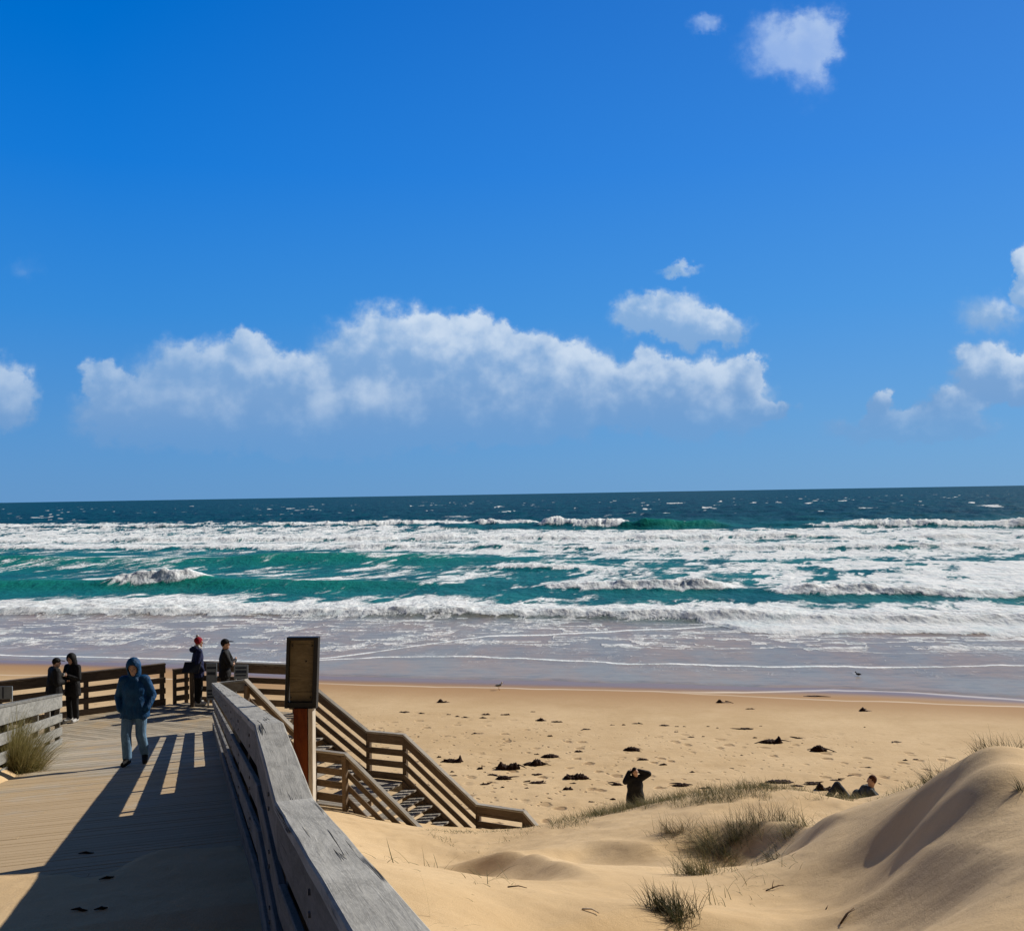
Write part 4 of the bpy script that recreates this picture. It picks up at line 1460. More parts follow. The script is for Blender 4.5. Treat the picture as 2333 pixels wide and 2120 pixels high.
def make_person(loc, yaw, scale, label, J, jacket, trousers, shoes, head_tilt=0.0, hood=None, hair=None, cap=None, beanie=None, skirt=0.82, collar=None, hood_down=None, group=None, hands=True, bulk=1.0, hair_long=False):
    """J: joints in metres for a 1.72 m figure that faces +Y with its right hand on +X"""
    root = thing('person', loc, label, 'person', group)
    root.rotation_euler = (0, 0, yaw)
    root.scale = (scale, scale, scale)
    V = {k: Vector(v) for k, v in J.items()}
    hd, ch, pv = V['head'], V['chest'], V['pelvis']
    nk = V.get('neck', ch + Vector((0, 0.0, 0.20)))
    rot = Matrix.Rotation(-head_tilt, 3, 'X') @ Matrix.Identity(3)
    turn = Matrix.Rotation(J_turn.get(id(J), 0.0), 3, 'Z')

    def H(x, y, z):
        return hd + turn @ (rot @ Vector((x, y, z)))

    # one continuous body
    body = [ellipsoid(hd, (0.074, 0.094, 0.116), -head_tilt), capsule(H(0, 0.035, -0.07), 0.052, H(0, 0.05, -0.085), 0.042), capsule(H(0, 0.088, 0.012), 0.010, H(0, 0.104, -0.022), 0.015),
            capsule(H(-0.022, 0.083, -0.060), 0.009, H(0.022, 0.083, -0.060), 0.009), capsule(H(-0.04, 0.082, 0.032), 0.010, H(0.04, 0.082, 0.032), 0.010),
            capsule(H(0.076, 0.0, 0.0), 0.013, H(0.078, -0.006, -0.03), 0.010), capsule(H(-0.076, 0.0, 0.0), 0.013, H(-0.078, -0.006, -0.03), 0.010),
            capsule(H(0, -0.012, -0.06), 0.056, nk, 0.058), capsule(nk, 0.06, ch, 0.12), capsule(ch, 0.13, pv, 0.12)]
    for s_ in ('R', 'L'):
        body += [capsule(ch + (V['sh' + s_] - ch) * 0.3 + Vector((0, 0, 0.06)), 0.06, V['sh' + s_], 0.050), capsule(V['sh' + s_], 0.048, V['el' + s_], 0.036), capsule(V['el' + s_], 0.036, V['wr' + s_], 0.026),
                 capsule(V['hip' + s_], 0.085, V['kn' + s_], 0.052), capsule(V['kn' + s_], 0.050, V['an' + s_], 0.036), capsule(V['an' + s_], 0.036, V['an' + s_] + V['toe' + s_] * 0.10 - Vector((0, 0, 0.04)), 0.028)]
        if hands:
            hv = V.get('hd' + s_, (V['wr' + s_] - V['el' + s_]).normalized())
            body += hand(V['wr' + s_], hv, V.get('th' + s_, Vector((0, 1, 0.2))), 0.6)
    blob('body', body, M_SKIN, root, 0.0095, 3)
    for sx in (-1, 1):
        blob('eye', [ellipsoid(H(0.031 * sx, 0.084, 0.012), (0.013, 0.009, 0.008))], M_EYE, root, 0.003, 1)
    # jacket
    k = bulk
    jk = [ellipsoid(ch + Vector((0, 0, -0.03)), (0.19 * k, 0.135 * k, 0.24)), capsule(V['shR'], 0.082 * k, V['shL'], 0.082 * k), capsule(nk - Vector((0, 0, 0.03)), 0.082, ch, 0.14 * k)]
    hem = pv + Vector((0, 0, skirt - 0.92))
    jk += [ellipsoid((ch + pv) / 2 - Vector((0, 0, 0.02)), (0.182 * k, 0.142 * k, 0.22)), ellipsoid(pv + (hem - pv) * 0.4, (0.195 * k, 0.150 * k, 0.13 + abs(skirt - 0.92) * 0.6))]
    for s_ in ('R', 'L'):
        jk += [capsule(V['sh' + s_], 0.080 * k, V['el' + s_], 0.066 * k), capsule(V['el' + s_], 0.066 * k, V['wr' + s_] + (V['el' + s_] - V['wr' + s_]) * 0.06, 0.050 * k)]
    if pv.z > 0.5:
        for sx in (-0.07, 0.07):
            jk.append(capsule(pv + Vector((sx * k, 0, 0.02)), 0.135 * k, hem + Vector((sx * 1.15 * k, 0, 0.02)), 0.145 * k))
    jo = blob('jacket', jk, jacket, root, 0.011, 5, 0.0045, 3)
    if pv.z > 0.5:
        for v_ in jo.data.vertices:
            if v_.co.z < hem.z and abs(v_.co.x) < 0.24 * k:
                v_.co.z = hem.z - 0.012 * math.sin(v_.co.x * 30)
    # trousers
    tr = [ellipsoid(pv - Vector((0, 0, 0.03)), (0.165, 0.125, 0.12))]
    for s_ in ('R', 'L'):
        tr += [capsule(V['hip' + s_], 0.104, V['kn' + s_], 0.082), capsule(V['kn' + s_], 0.082, V['an' + s_] + Vector((0, 0, 0.015)), 0.072)]
    blob('trousers', tr, trousers, root, 0.011, 4, 0.0045, 9)
    for s_ in ('R', 'L'):
        a = V['an' + s_]
        tv = V['toe' + s_]
        blob('shoe', [capsule(a + Vector((0, 0, -0.045)) - tv * 0.03, 0.052, a + tv * 0.16 + Vector((0, 0, -0.052)), 0.043), capsule(a + Vector((0, 0, 0.01)), 0.052, a + tv * 0.06 + Vector((0, 0, -0.035)), 0.050)], shoes, root, 0.010, 3)
    if hood:
        prims = [ellipsoid(H(0, -0.018, 0.022), (0.118, 0.128, 0.142), -head_tilt), capsule(H(0, -0.04, -0.08), 0.11, nk + Vector((0, -0.02, 0.0)), 0.105)]
        ho = blob('hood', prims, hood, root, 0.010, 4, 0.006, 5)
        # open the front of the hood round the face
        bm = bmesh.new()
        bm.from_mesh(ho.data)
        inv_ = (turn @ rot).inverted()
        kill = []
        for v in bm.verts:
            q = inv_ @ (v.co - hd)
            if q.y > 0.035 and (q.x / 0.078) ** 2 + ((q.z + 0.012) / 0.098) ** 2 < 1:
                kill.append(v)
        bmesh.ops.delete(bm, geom=kill, context='VERTS')
        bm.to_mesh(ho.data)
        bm.free()
        sol = ho.modifiers.new('thick', 'SOLIDIFY')
        sol.thickness = 0.014
        sol.offset = -1
    if hair:
        pr = [ellipsoid(H(0, -0.018, 0.030), (0.083, 0.096, 0.105), -head_tilt)]
        if hair_long:
            pr += [capsule(H(0, -0.05, 0.0), 0.085, H(0, -0.055, -0.12), 0.07)]
        hh_ = blob('hair', pr, hair, root, 0.009, 3, 0.006, 4)
        bm = bmesh.new()
        bm.from_mesh(hh_.data)
        inv_ = (turn @ rot).inverted()
        kill = [v for v in bm.verts if (lambda q: q.y > 0.02 and q.z < 0.055 and abs(q.x) < 0.074)(inv_ @ (v.co - hd))]
        bmesh.ops.delete(bm, geom=kill, context='VERTS')
        bm.to_mesh(hh_.data)
        bm.free()
    if beanie:
        blob('beanie', [ellipsoid(H(0, -0.012, 0.050), (0.092, 0.106, 0.092), -head_tilt), capsule(H(-0.03, -0.01, 0.02), 0.075, H(0.03, -0.01, 0.02), 0.075)], beanie, root, 0.009, 2, 0.004, 8)
        blob('pompom', [ellipsoid(H(0, -0.03, 0.165), (0.040, 0.040, 0.036))], M_WHT, root, 0.008, 1, 0.012, 6)
    if cap:
        cp = blob('cap', [ellipsoid(H(0, -0.010, 0.052), (0.088, 0.104, 0.080), -head_tilt), ], cap, root, 0.009, 2)
        blob('peak', [ellipsoid(H(0, 0.125, 0.060), (0.070, 0.080, 0.010), -head_tilt - 0.1)], cap, root, 0.006, 1)
    if collar:
        blob('scarf', [capsule(nk + Vector((-0.055, 0.0, 0.02)), 0.055, nk + Vector((0.055, 0.0, 0.02)), 0.055), capsule(nk + Vector((0, 0.06, -0.01)), 0.05, nk + Vector((0, -0.06, 0.02)), 0.055)], collar, root, 0.010, 3, 0.008, 2)
    if hood_down:
        blob('hood', [ellipsoid(nk + Vector((0, -0.13, -0.03)), (0.13, 0.085, 0.075), 0.5), capsule(nk + Vector((-0.09, -0.06, 0.0)), 0.05, nk + Vector((0.09, -0.06, 0.0)), 0.05)], hood_down, root, 0.011, 4, 0.01, 1)
    return root


J_turn = {}


def pose(**kw):
    J = dict(head=(0, 0.02, 1.595), neck=(0, 0, 1.455), chest=(0, 0, 1.24), pelvis=(0, 0, 0.92),
             shR=(0.175, 0, 1.375), shL=(-0.175, 0, 1.375), elR=(0.25, -0.05, 1.10), elL=(-0.25, -0.05, 1.10), wrR=(0.235, 0.10, 0.89), wrL=(-0.235, 0.10, 0.89),
             hipR=(0.09, 0, 0.90), hipL=(-0.09, 0, 0.90), knR=(0.10, 0.02, 0.49), knL=(-0.10, 0.02, 0.49), anR=(0.10, -0.01, 0.095), anL=(-0.10, -0.01, 0.095),
             toeR=(0.25, 0.97, 0), toeL=(-0.25, 0.97, 0))
    turn = kw.pop('turn', 0.0)
    J.update(kw)
    J_turn[id(J)] = turn
    POSES.append(J)
    return J


POSES = []


def on_plane(px, py, h):
    r = CF + CR * ((px - CX) / FX) + CU * ((CY - py) / FX)
    return CAM + r * (-h / r.z)


# the walker coming up the ramp
wp = None
for _ in range(1):
    lo, hi = 8.0, 21.0
    for _k in range(40):
        md = (lo + hi) / 2
        p = at(308, 1741, md)
        s_, v_ = sv_of(p.x, p.y)
        if p.z > float(deck_z(s_)):
            lo = md
        else:
            hi = md
    wp = at(308, 1741, lo)
sc_w = (at(308, 1495, lo) - wp).length / 1.735
J = pose(head=(0, 0.075, 1.575), neck=(0, 0.03, 1.45), chest=(0, 0.02, 1.24), elR=(0.265, -0.06, 1.09), elL=(-0.265, -0.06, 1.09), wrR=(0.205, 0.09, 0.90), wrL=(-0.205, 0.09, 0.90),
         hipR=(0.095, 0, 0.90), hipL=(-0.095, 0, 0.90), knR=(0.105, 0.14, 0.52), knL=(-0.095, 0.02, 0.49), anR=(0.085, 0.16, 0.135), anL=(-0.115, -0.16, 0.13), shR=(0.165, 0.01, 1.355), shL=(-0.165, 0.01, 1.355),
         toeR=(0.15, 0.98, 0.0), toeL=(-0.2, 0.95, -0.25))
make_person((wp.x, wp.y, float(deck_z(sv_of(wp.x, wp.y)[0]))), math.pi + 0.12, sc_w, 'person in a hooded teal jacket and light jeans walking up the ramp, hands in pockets', J, M_TEAL, M_JEAN, M_SHOE, head_tilt=0.35, hood=M_TEAL, skirt=0.76, hands=False, bulk=1.06)

# two by the seaward corner of the platform
p = on_plane(452, 1605, PLAT_H)
sc_ = (at(452, 1452, p.y) - p).length / 1.715
J = pose(elR=(0.235, -0.06, 1.09), elL=(-0.235, -0.06, 1.09), wrR=(0.20, 0.09, 0.90), wrL=(-0.20, 0.09, 0.90), turn=-0.35)
make_person(p, R(-62), sc_, 'person in a red beanie and navy jacket standing with hands in pockets, watching the sea', J, M_NAVY, M_BLK2, M_WHT, beanie=M_RED2, collar=M_WHT, hood_down=M_NAVY, hands=False, skirt=0.72)
p = on_plane(513, 1616, PLAT_H)
sc_ = (at(513, 1454, p.y) - p).length / 1.73
J = pose(shR=(0.18, 0.02, 1.38), shL=(-0.18, 0.02, 1.38), elR=(0.24, 0.15, 1.12), elL=(-0.24, 0.15, 1.12), wrR=(-0.06, 0.245, 1.19), wrL=(0.08, 0.225, 1.13), hdR=(-1, -0.1, 0.1), hdL=(1, 0.0, -0.1), thR=(0, 0.2, 1), thL=(0, 0.2, 1))
make_person(p, R(-80), sc_, 'man in a black peaked cap and black jacket standing side-on with folded arms', J, M_BLK, M_BLK2, M_SHOE, cap=M_BLK, hair=M_HAIR, skirt=0.80)

# the couple at the left
p = on_plane(166, 1643, PLAT_H)
sc_ = (at(157, 1487, p.y) - p).length / 1.735
J = pose(elR=(0.24, 0.04, 1.10), elL=(-0.24, 0.04, 1.10), wrR=(0.10, 0.25, 1.21), wrL=(-0.09, 0.25, 1.20), hdR=(-0.6, 0.7, 0.3), hdL=(0.6, 0.7, 0.3), thR=(0, 0, 1), thL=(0, 0, 1), head=(0, 0.05, 1.585))
hooded = make_person(p, R(158), sc_, 'person in a black hooded coat facing the viewer beside the left platform fence', J, M_BLK, M_BLK2, M_WHT, head_tilt=0.25, hood=M_BLK, skirt=0.66)
mw_ = Matrix.Translation(p) @ Matrix.Rotation(R(158), 4, 'Z') @ Matrix.Scale(sc_, 4)
ph = mw_ @ Vector((0.0, 0.345, 1.25))
po = thing('phone', ph, 'small pale phone held by the person in the black hooded coat', 'phone')
M_PH = plain('pale_plastic', (0.55, 0.55, 0.53), 0.4, 0.4, var=0.05, bumpk=0)
c = MB()
ax_ = Vector((math.cos(R(158)), math.sin(R(158)), 0.0))
c.beam(ph - ax_ * 0.075, ph + ax_ * 0.075, 0.012, 0.075, (0, 0.5, 0.85), 0.003)
c.build('casing', M_PH, po)
c = MB()
fw_ = Vector((-math.sin(R(158)), math.cos(R(158)), 0))
c.beam(ph - ax_ * 0.066 - fw_ * 0.0085, ph + ax_ * 0.066 - fw_ * 0.0085, 0.004, 0.062, (0, 0.5, 0.85), 0.001)
c.build('screen', M_BLACK, po)
p2 = on_plane(124, 1650, PLAT_H)
sc_ = (at(130, 1499, p2.y) - p2).length / 1.70
J = pose(head=(0, 0.06, 1.58), chest=(0, 0.02, 1.24), elR=(0.25, 0.0, 1.10), elL=(-0.25, 0.0, 1.10), wrR=(0.12, 0.22, 1.10), wrL=(-0.12, 0.22, 1.10), turn=-0.3)
make_person(p2, R(-50), sc_, 'man in a dark cap and black jacket standing behind the sunlit plank railing', J, M_BLK, M_BLK2, M_SHOE, cap=M_BLK, hair=M_HAIR, head_tilt=0.15, skirt=0.78, bulk=1.34)

# on the beach
pb = at(1446, 1748, 28.0)
gz1 = float(sand_z(np.array([pb.x]), np.array([pb.y]))[0])
sc_ = (pb.z - gz1) / 1.715
J = pose(shR=(0.18, 0, 1.40), shL=(-0.18, 0, 1.40), elR=(0.32, 0.04, 1.37), elL=(-0.39, 0.08, 1.52), wrR=(0.14, -0.06, 1.60), wrL=(-0.14, -0.06, 1.60), hdR=(-1, -0.5, 0.1), hdL=(1, -0.5, 0.1), thR=(0, 0, 1), thL=(0, 0, 1), turn=0.25)
make_person((pb.x, pb.y, gz1), R(-160), sc_, 'person in a long black coat on the beach with both hands raised behind the head', J, M_BLK, M_BLK2, M_SHOE, hair=M_HAIR, skirt=0.45, hair_long=True, bulk=1.3)
# flared skirts of the coat
# reclining by the dune grass
pr_ = at(1962, 1765, 22.3)
gx_, gy_ = pr_.x - 0.25, pr_.y
gz2 = float(sand_z(np.array([gx_]), np.array([gy_]))[0])
sc_ = 0.95
J = dict(pelvis=(0, 0.10, 0.11), chest=(0, -0.22, 0.30), neck=(0, -0.36, 0.44), head=(0, -0.38, 0.60), shR=(0.18, -0.31, 0.40), shL=(-0.18, -0.31, 0.40), elR=(0.26, -0.52, 0.20), elL=(-0.26, -0.50, 0.20), wrR=(0.24, -0.40, 0.05), wrL=(-0.24, -0.38, 0.05),
         hipR=(0.09, 0.12, 0.11), hipL=(-0.09, 0.12, 0.11), knR=(0.11, 0.36, 0.46), knL=(-0.10, 0.50, 0.16), anR=(0.11, 0.60, 0.10), anL=(-0.11, 0.92, 0.08), toeR=(0.1, 0.95, -0.2), toeL=(-0.1, 0.5, 0.85), hdR=(0, 1, 0), hdL=(0, 1, 0), thR=(-1, 0, 0), thL=(1, 0, 0))
J_turn[id(J)] = 0.0
POSES.append(J)
dzr = pr_.z - (gz2 + 0.715 * sc_)
make_person((gx_ + 0.1, gy_, gz2 + min(0.10, max(-0.12, dzr))), R(82), sc_, 'person with reddish hair in a grey jacket reclining on the sand behind the dune grass', J, M_GREYJ, M_DJEAN, M_SHOE, hair=M_HAIR2, skirt=0.92)


# ------------------------------------------------------------------ plants
def leafmat(name, c1, c2, c3):
    m, t, b = material(name)
    r = t.attr('rnd')
    n = t.new('ShaderNodeValToRGB')
    t.put(n.inputs[0], r)
    n.color_ramp.elements[0].color = (*c1, 1)
    n.color_ramp.elements[1].color = (*c3, 1)
    e = n.color_ramp.elements.new(0.5)
    e.color = (*c2, 1)
    t.put(b.inputs['Base Color'], n.outputs[0])
    b.inputs['Roughness'].default_value = 0.7
    b.inputs['Specular IOR Level'].default_value = 0.2
    tr = t.new('ShaderNodeBsdfTranslucent')
    t.put(tr.inputs[0], n.outputs[0])
    mx = t.new('ShaderNodeMixShader')
    mx.inputs[0].default_value = 0.3
    t.l.new(b.outputs[0], mx.inputs[1])
    t.l.new(tr.outputs[0], mx.inputs[2])
    out = [q for q in t.n if q.type == 'OUTPUT_MATERIAL'][0]
    t.l.new(mx.outputs[0], out.inputs[0])
    return m


M_GRASS = leafmat('dune_grass_blade', (0.060, 0.068, 0.024), (0.13, 0.125, 0.052), (0.30, 0.235, 0.115))
M_GRASSD = leafmat('dune_grass_dark', (0.022, 0.030, 0.010), (0.050, 0.056, 0.020), (0.11, 0.085, 0.04))
M_STRAW = leafmat('dune_grass_straw', (0.10, 0.075, 0.035), (0.19, 0.14, 0.065), (0.30, 0.23, 0.12))
M_SHRUB = leafmat('shrub_leaf', (0.17, 0.15, 0.05), (0.29, 0.255, 0.10), (0.46, 0.385, 0.19))
rng = np.random.default_rng(11)


def blades(name, X, Y, Zb, L, lean, az, wid, mat, parent=None, droop=0.5, rnd=None, segs=4):
    """curved tapering blades from arrays of roots"""
    n = len(X)
    org = np.array(parent.location) if parent is not None else np.zeros(3)
    ks = np.arange(segs + 1) / segs
    th = lean[:, None] + droop * ks[None, :] ** 1.3 * (0.4 + lean[:, None])
    dl = (L / segs)[:, None]
    hx = np.concatenate([np.zeros((n, 1)), np.cumsum(np.sin(th[:, :-1]) * dl, 1)], 1)
    hz = np.concatenate([np.zeros((n, 1)), np.cumsum(np.cos(th[:, :-1]) * dl, 1)], 1)
    az2 = az[:, None] + 0.25 * (ks[None, :] - 0.5) * rng.normal(0, 1, (n, 1))
    cx_ = X[:, None] + hx * np.cos(az2)
    cy_ = Y[:, None] + hx * np.sin(az2)
    cz_ = Zb[:, None] + hz
    w_ = wid[:, None] * (1 - ks[None, :] ** 1.5 * 0.92) / 2
    fa = az + rng.uniform(-1.2, 1.2, n) + math.pi / 2
    ox, oy = np.cos(fa)[:, None] * w_, np.sin(fa)[:, None] * w_
    A_ = np.stack([cx_ - ox, cy_ - oy, cz_], -1)
    B_ = np.stack([cx_ + ox, cy_ + oy, cz_], -1)
    co = np.stack([A_, B_], 2).reshape(-1, 3) - org
    base = (np.arange(n) * (segs + 1) * 2)[:, None]
    kk = np.arange(segs)[None, :] * 2
    q = np.stack([base + kk, base + kk + 1, base + kk + 3, base + kk + 2], -1).reshape(-1, 4)
    me = bpy.data.meshes.new(name)
    me.vertices.add(len(co))
    me.vertices.foreach_set('co', co.astype(np.float32).ravel())
    me.loops.add(q.size)
    me.loops.foreach_set('vertex_index', q.ravel().astype(np.int32))
    me.polygons.add(len(q))
    me.polygons.foreach_set('loop_start', (np.arange(len(q)) * 4).astype(np.int32))
    me.polygons.foreach_set('loop_total', np.full(len(q), 4, np.int32))
    a = me.attributes.new('rnd', 'FLOAT', 'POINT')
    rv = rng.uniform(0, 1, n) if rnd is None else rnd
    a.data.foreach_set('value', np.repeat(rv, (segs + 1) * 2).astype(np.float32))
    me.update()
    me.validate()
    me.materials.append(mat)
    o = bpy.data.objects.new(name, me)
    COL.objects.link(o)
    if parent is not None:
        o.parent = parent
    return o


def ground(x, y):
    return sand_z(np.atleast_1d(np.asarray(x, float)), np.atleast_1d(np.asarray(y, float)))


def ground_hit(px, py, lo=2.5, hi=80.0):
    ds = np.geomspace(lo, hi, 500)
    P = [at(px, py, float(d)) for d in ds]
    zx = sand_z(np.array([p.x for p in P]), np.array([p.y for p in P]))
    for i, p in enumerate(P):
        if p.z <= zx[i] + 0.005:
            return Vector((p.x, p.y, zx[i]))
    p = P[-1]
    return Vector((p.x, p.y, zx[-1]))


def tuft(px, py, d, rad, n, L, label, mat, lean=0.45, wind=(2.6, 0.6), group='grass tufts on the dunes', wid=0.0055, elong=1.0, droop=0.9, dead=0.25):
    p = at(px, py, d)
    if px < 1850 and px != 1445 or px > 2310:
        p = ground_hit(px, py, 3.5, 24.0)
    x0, y0 = p.x, p.y
    root = thing('grass_tuft', (x0, y0, float(ground(x0, y0)[0])), label, 'grass tuft', group)
    r_ = rad * np.sqrt(rng.uniform(0, 1, n)) * np.where(rng.uniform(0, 1, n) < (0.35 if n > 250 else 0.0), rng.uniform(1.0, 2.3, n), 0.8)
    a_ = rng.uniform(0, 2 * np.pi, n)
    a_ = a_ + 0.9 * np.sin(3 * a_ + x0) + 0.4 * np.sin(5 * a_)
    X, Y = x0 + r_ * np.cos(a_) * elong, y0 + r_ * np.sin(a_)
    az = np.where(rng.uniform(0, 1, n) < 0.72, wind[0] + rng.normal(0, wind[1], n), a_)
    nd = int(n * dead)
    ln = np.clip(rng.normal(lean, 0.28, n), 0.02, 1.35)
    LL = L * rng.uniform(0.45, 1.15, n)
    zz = ground(X, Y) - 0.02
    blades('blade_mass', X[nd:], Y[nd:], zz[nd:], LL[nd:], ln[nd:], az[nd:], np.full(n - nd, wid), mat, root, droop)
    if nd:
        blades('dead_blades', X[:nd], Y[:nd], zz[:nd], LL[:nd] * 0.9, np.clip(ln[:nd] + 0.35, 0, 1.4), az[:nd], np.full(nd, wid), M_STRAW, root, droop)
    return root


# shrub at the left edge of the ramp
ps = at(38, 1752, 15.9)
sh0 = thing('coastal_shrub', (ps.x, ps.y, float(ground(ps.x, ps.y)[0])), 'bushy olive green shrub on the sand at the left edge of the ramp', 'shrub')
n = 3600
r_ = 0.29 * np.sqrt(rng.uniform(0, 1, n))
a_ = rng.uniform(0, 2 * np.pi, n)
X, Y = ps.x - 0.08 + r_ * np.cos(a_) * 1.25, ps.y + r_ * np.sin(a_)
zz = ground(X, Y) - 0.02 + rng.uniform(0, 0.34, n) * (1 - r_ / 0.3)
blades('foliage', X, Y, zz, rng.uniform(0.3, 0.98, n), np.clip(rng.normal(0.30, 0.24, n) + r_ * 0.8, 0.03, 1.3), a_ + rng.normal(0, 0.5, n), rng.uniform(0.0045, 0.009, n), M_SHRUB, sh0, 0.9)
n = 260
r_ = 0.42 * np.sqrt(rng.uniform(0, 1, n))
a_ = rng.uniform(0, 2 * np.pi, n)
X, Y = ps.x + 0.15 + r_ * np.cos(a_), ps.y - 0.05 + r_ * np.sin(a_) * 0.7
blades('low_foliage', X, Y, ground(X, Y) - 0.01, rng.uniform(0.12, 0.34, n), np.clip(rng.normal(0.7, 0.3, n), 0.1, 1.3), a_, np.full(n, 0.010), M_GRASS, sh0, 0.8)
c = MB()
for k in range(9):
    an = random.uniform(0, 6.28)
    b0 = Vector((ps.x + 0.08 * math.cos(an), ps.y + 0.08 * math.sin(an), sh0.location.z - 0.05))
    pts_ = [b0, b0 + Vector((0.10 * math.cos(an), 0.10 * math.sin(an), 0.25)), b0 + Vector((0.25 * math.cos(an), 0.22 * math.sin(an), 0.5))]
    c.tube(pts_, [0.012, 0.008, 0.003], 6)
c.build('stem', M_BROWN, sh0)

tuft(1640, 1930, 11.6, 0.34, 900, 0.44, 'wide olive green grass tuft in the middle of the dunes, blown over the hollow', M_GRASS, 0.78, elong=1.1)
tuft(1592, 1990, 9.8, 0.20, 420, 0.32, 'smaller green grass tuft just below the wide one in the middle of the dunes', M_GRASS, 0.45)
tuft(1535, 2085, 6.6, 0.15, 520, 0.24, 'dense dark green grass tuft at the bottom edge of the picture', M_GRASSD, 0.5, dead=0.12, wid=0.006)
tuft(1538, 1897, 14.4, 0.18, 300, 0.32, 'brown withered grass tuft on the ridge left of the wide green tuft', M_STRAW, 0.5, dead=0.5)
tuft(1722, 1876, 14.6, 0.36, 420, 0.36, 'upright dark grass tuft on the ridge above the wide green tuft', M_GRASSD, 0.35, elong=1.5)
tuft(1812, 1890, 13.4, 0.22, 280, 0.34, 'drooping brown and green grass tuft at the right end of the ridge', M_GRASS, 0.7)
tuft(1765, 1955, 10.6, 0.12, 70, 0.34, 'thin trailing grass tuft spreading right of the wide green tuft', M_GRASSD, 1.0, wid=0.008)
tuft(1445, 1850, 19.0, 0.36, 420, 0.27, 'green grass tuft in front of the legs of the person in the long coat', M_GRASS, 0.4, elong=1.3)
tuft(2130, 1752, 11.4, 0.16, 120, 0.30, 'dark spiky grass tuft halfway up the crest of the big dune', M_GRASSD, 0.5, wind=(2.7, 0.4))
tuft(2290, 1702, 9.7, 0.34, 170, 0.22, 'dark spiky grass tuft on the top of the big dune at the right edge', M_GRASSD, 0.4, elong=1.4, wind=(2.7, 0.5))
tuft(2328, 1800, 8.4, 0.035, 50, 0.14, 'tiny grass tuft on the sunny face of the big dune at the right edge', M_GRASSD, 0.5)

# scattered ground cover: strip along the dune crest, and lone stalks on the slopes
SX_, SY_ = [], []


def scatter(poly, n, dens=None):
    P = [at(*q) for q in poly]
    P = [(p.x, p.y) for p in P]
    xs, ys2 = [p[0] for p in P], [p[1] for p in P]
    X = rng.uniform(min(xs), max(xs), n * 6)
    Y = rng.uniform(min(ys2), max(ys2), n * 6)
    ok = in_poly(X, Y, P) & (fbm(X * 1.4, Y * 1.4, 3, 201) + rng.uniform(-0.12, 0.12, len(X)) > 0.5)
    s_, v_ = sv_of(X, Y)
    ok &= ~((v_ > V0 - 0.5) & (v_ < VL))
    return X[ok][:n], Y[ok][:n]


G = []
G.append((*scatter([(1330, 1862, 18.6), (1560, 1850, 17.6), (1760, 1840, 17.4), (1880, 1838, 17.4), (1990, 1815, 22.0), (1830, 1792, 20.8), (1560, 1806, 20.6), (1380, 1840, 20.4)], 5200), 0.24, 0.65))
G.append((*scatter([(1250, 1890, 17.5), (1330, 1885, 17.0), (1400, 1850, 19.6), (1260, 1874, 20.5)], 520), 0.22, 0.7))
G.append((*scatter([(930, 1890, 18.5), (1100, 1935, 15.5), (1240, 1893, 18.0), (1200, 1885, 21.2), (980, 1882, 20.6)], 700), 0.13, 0.95))
G.append((*scatter([(840, 1940, 13.0), (1180, 1960, 13.0), (1150, 2120, 6.0), (930, 2120, 6.0)], 75), 0.30, 1.0))
G.append((*scatter([(1560, 1900, 14.6), (1790, 1890, 14.4), (1830, 1960, 10.5), (1620, 2020, 8.8)], 120), 0.24, 0.9))
G.append((*scatter([(1960, 1842, 13.4), (2110, 1775, 11.2), (2230, 1712, 10.2), (2300, 1700, 10.4), (2200, 1725, 11.6), (2090, 1780, 12.6), (1970, 1838, 14.6)], 300), 0.14, 0.6))
X = np.concatenate([q[0] for q in G])
Y = np.concatenate([q[1] for q in G])
L = np.concatenate([rng.uniform(0.4, 1.2, len(q[0])) * q[2] for q in G])
ln = np.concatenate([np.clip(rng.normal(q[3], 0.3, len(q[0])), 0.05, 1.4) for q in G])
az = np.where(rng.uniform(0, 1, len(X)) < 0.55, 2.7 + rng.normal(0, 0.6, len(X)), rng.uniform(0, 6.28, len(X)))
dg = blades('dune_grass', X, Y, ground(X, Y) - 0.01, L, ln, az, rng.uniform(0.005, 0.009, len(X)), M_GRASS, None, 0.9)
tag(dg, 'sparse blown dune grass scattered along the dune crest', 'grass', kind='stuff')

# ------------------------------------------------------------------ sticks lying on the sand
M_STICKP = plain('bleached_stick', (0.55, 0.47, 0.36), 0.8, 0.2)
M_STICKD = plain('dark_stick', (0.10, 0.06, 0.03), 0.8, 0.2)


def stick(name, p0, p1, r, mat, label, forks=0):
    a = ground_hit(*p0)
    kx_ = a.y / FX
    bx_, by_ = a.x + (p1[0] - p0[0]) * kx_, a.y - (p1[1] - p0[1]) * kx_ * 1.4
    b2 = Vector((bx_, by_, float(ground(bx_, by_)[0])))
    o = thing(name, a, label, 'stick', 'sticks on the dune')
    c = MB()
    a, b2 = a + Vector((0, 0, r * 0.8)), b2 + Vector((0, 0, r * 2.5))
    m_ = (a + b2) / 2 + Vector((0, 0, r * 1.6)) + Vector((random.uniform(-1, 1), random.uniform(-1, 1), 0)) * r * 2
    c.tube([a, m_, b2], [r, r * 0.9, r * 0.5], 7)
    L = (b2 - a).length
    for k in range(forks):
        f = random.uniform(0.05, 0.5)
        s0 = a.lerp(b2, f)
        dr = ((b2 - a).normalized() + Vector((random.uniform(-0.9, 0.9), random.uniform(-0.9, 0.9), random.uniform(0.05, 0.4)))).normalized()
        c.tube([s0, s0 + dr * L * 0.3 + Vector((0, 0, 0.02)), s0 + dr * L * random.uniform(0.45, 0.7)], [r * 0.7, r * 0.5, r * 0.2], 6)
    c.build('stem', mat, o, True)
    return o


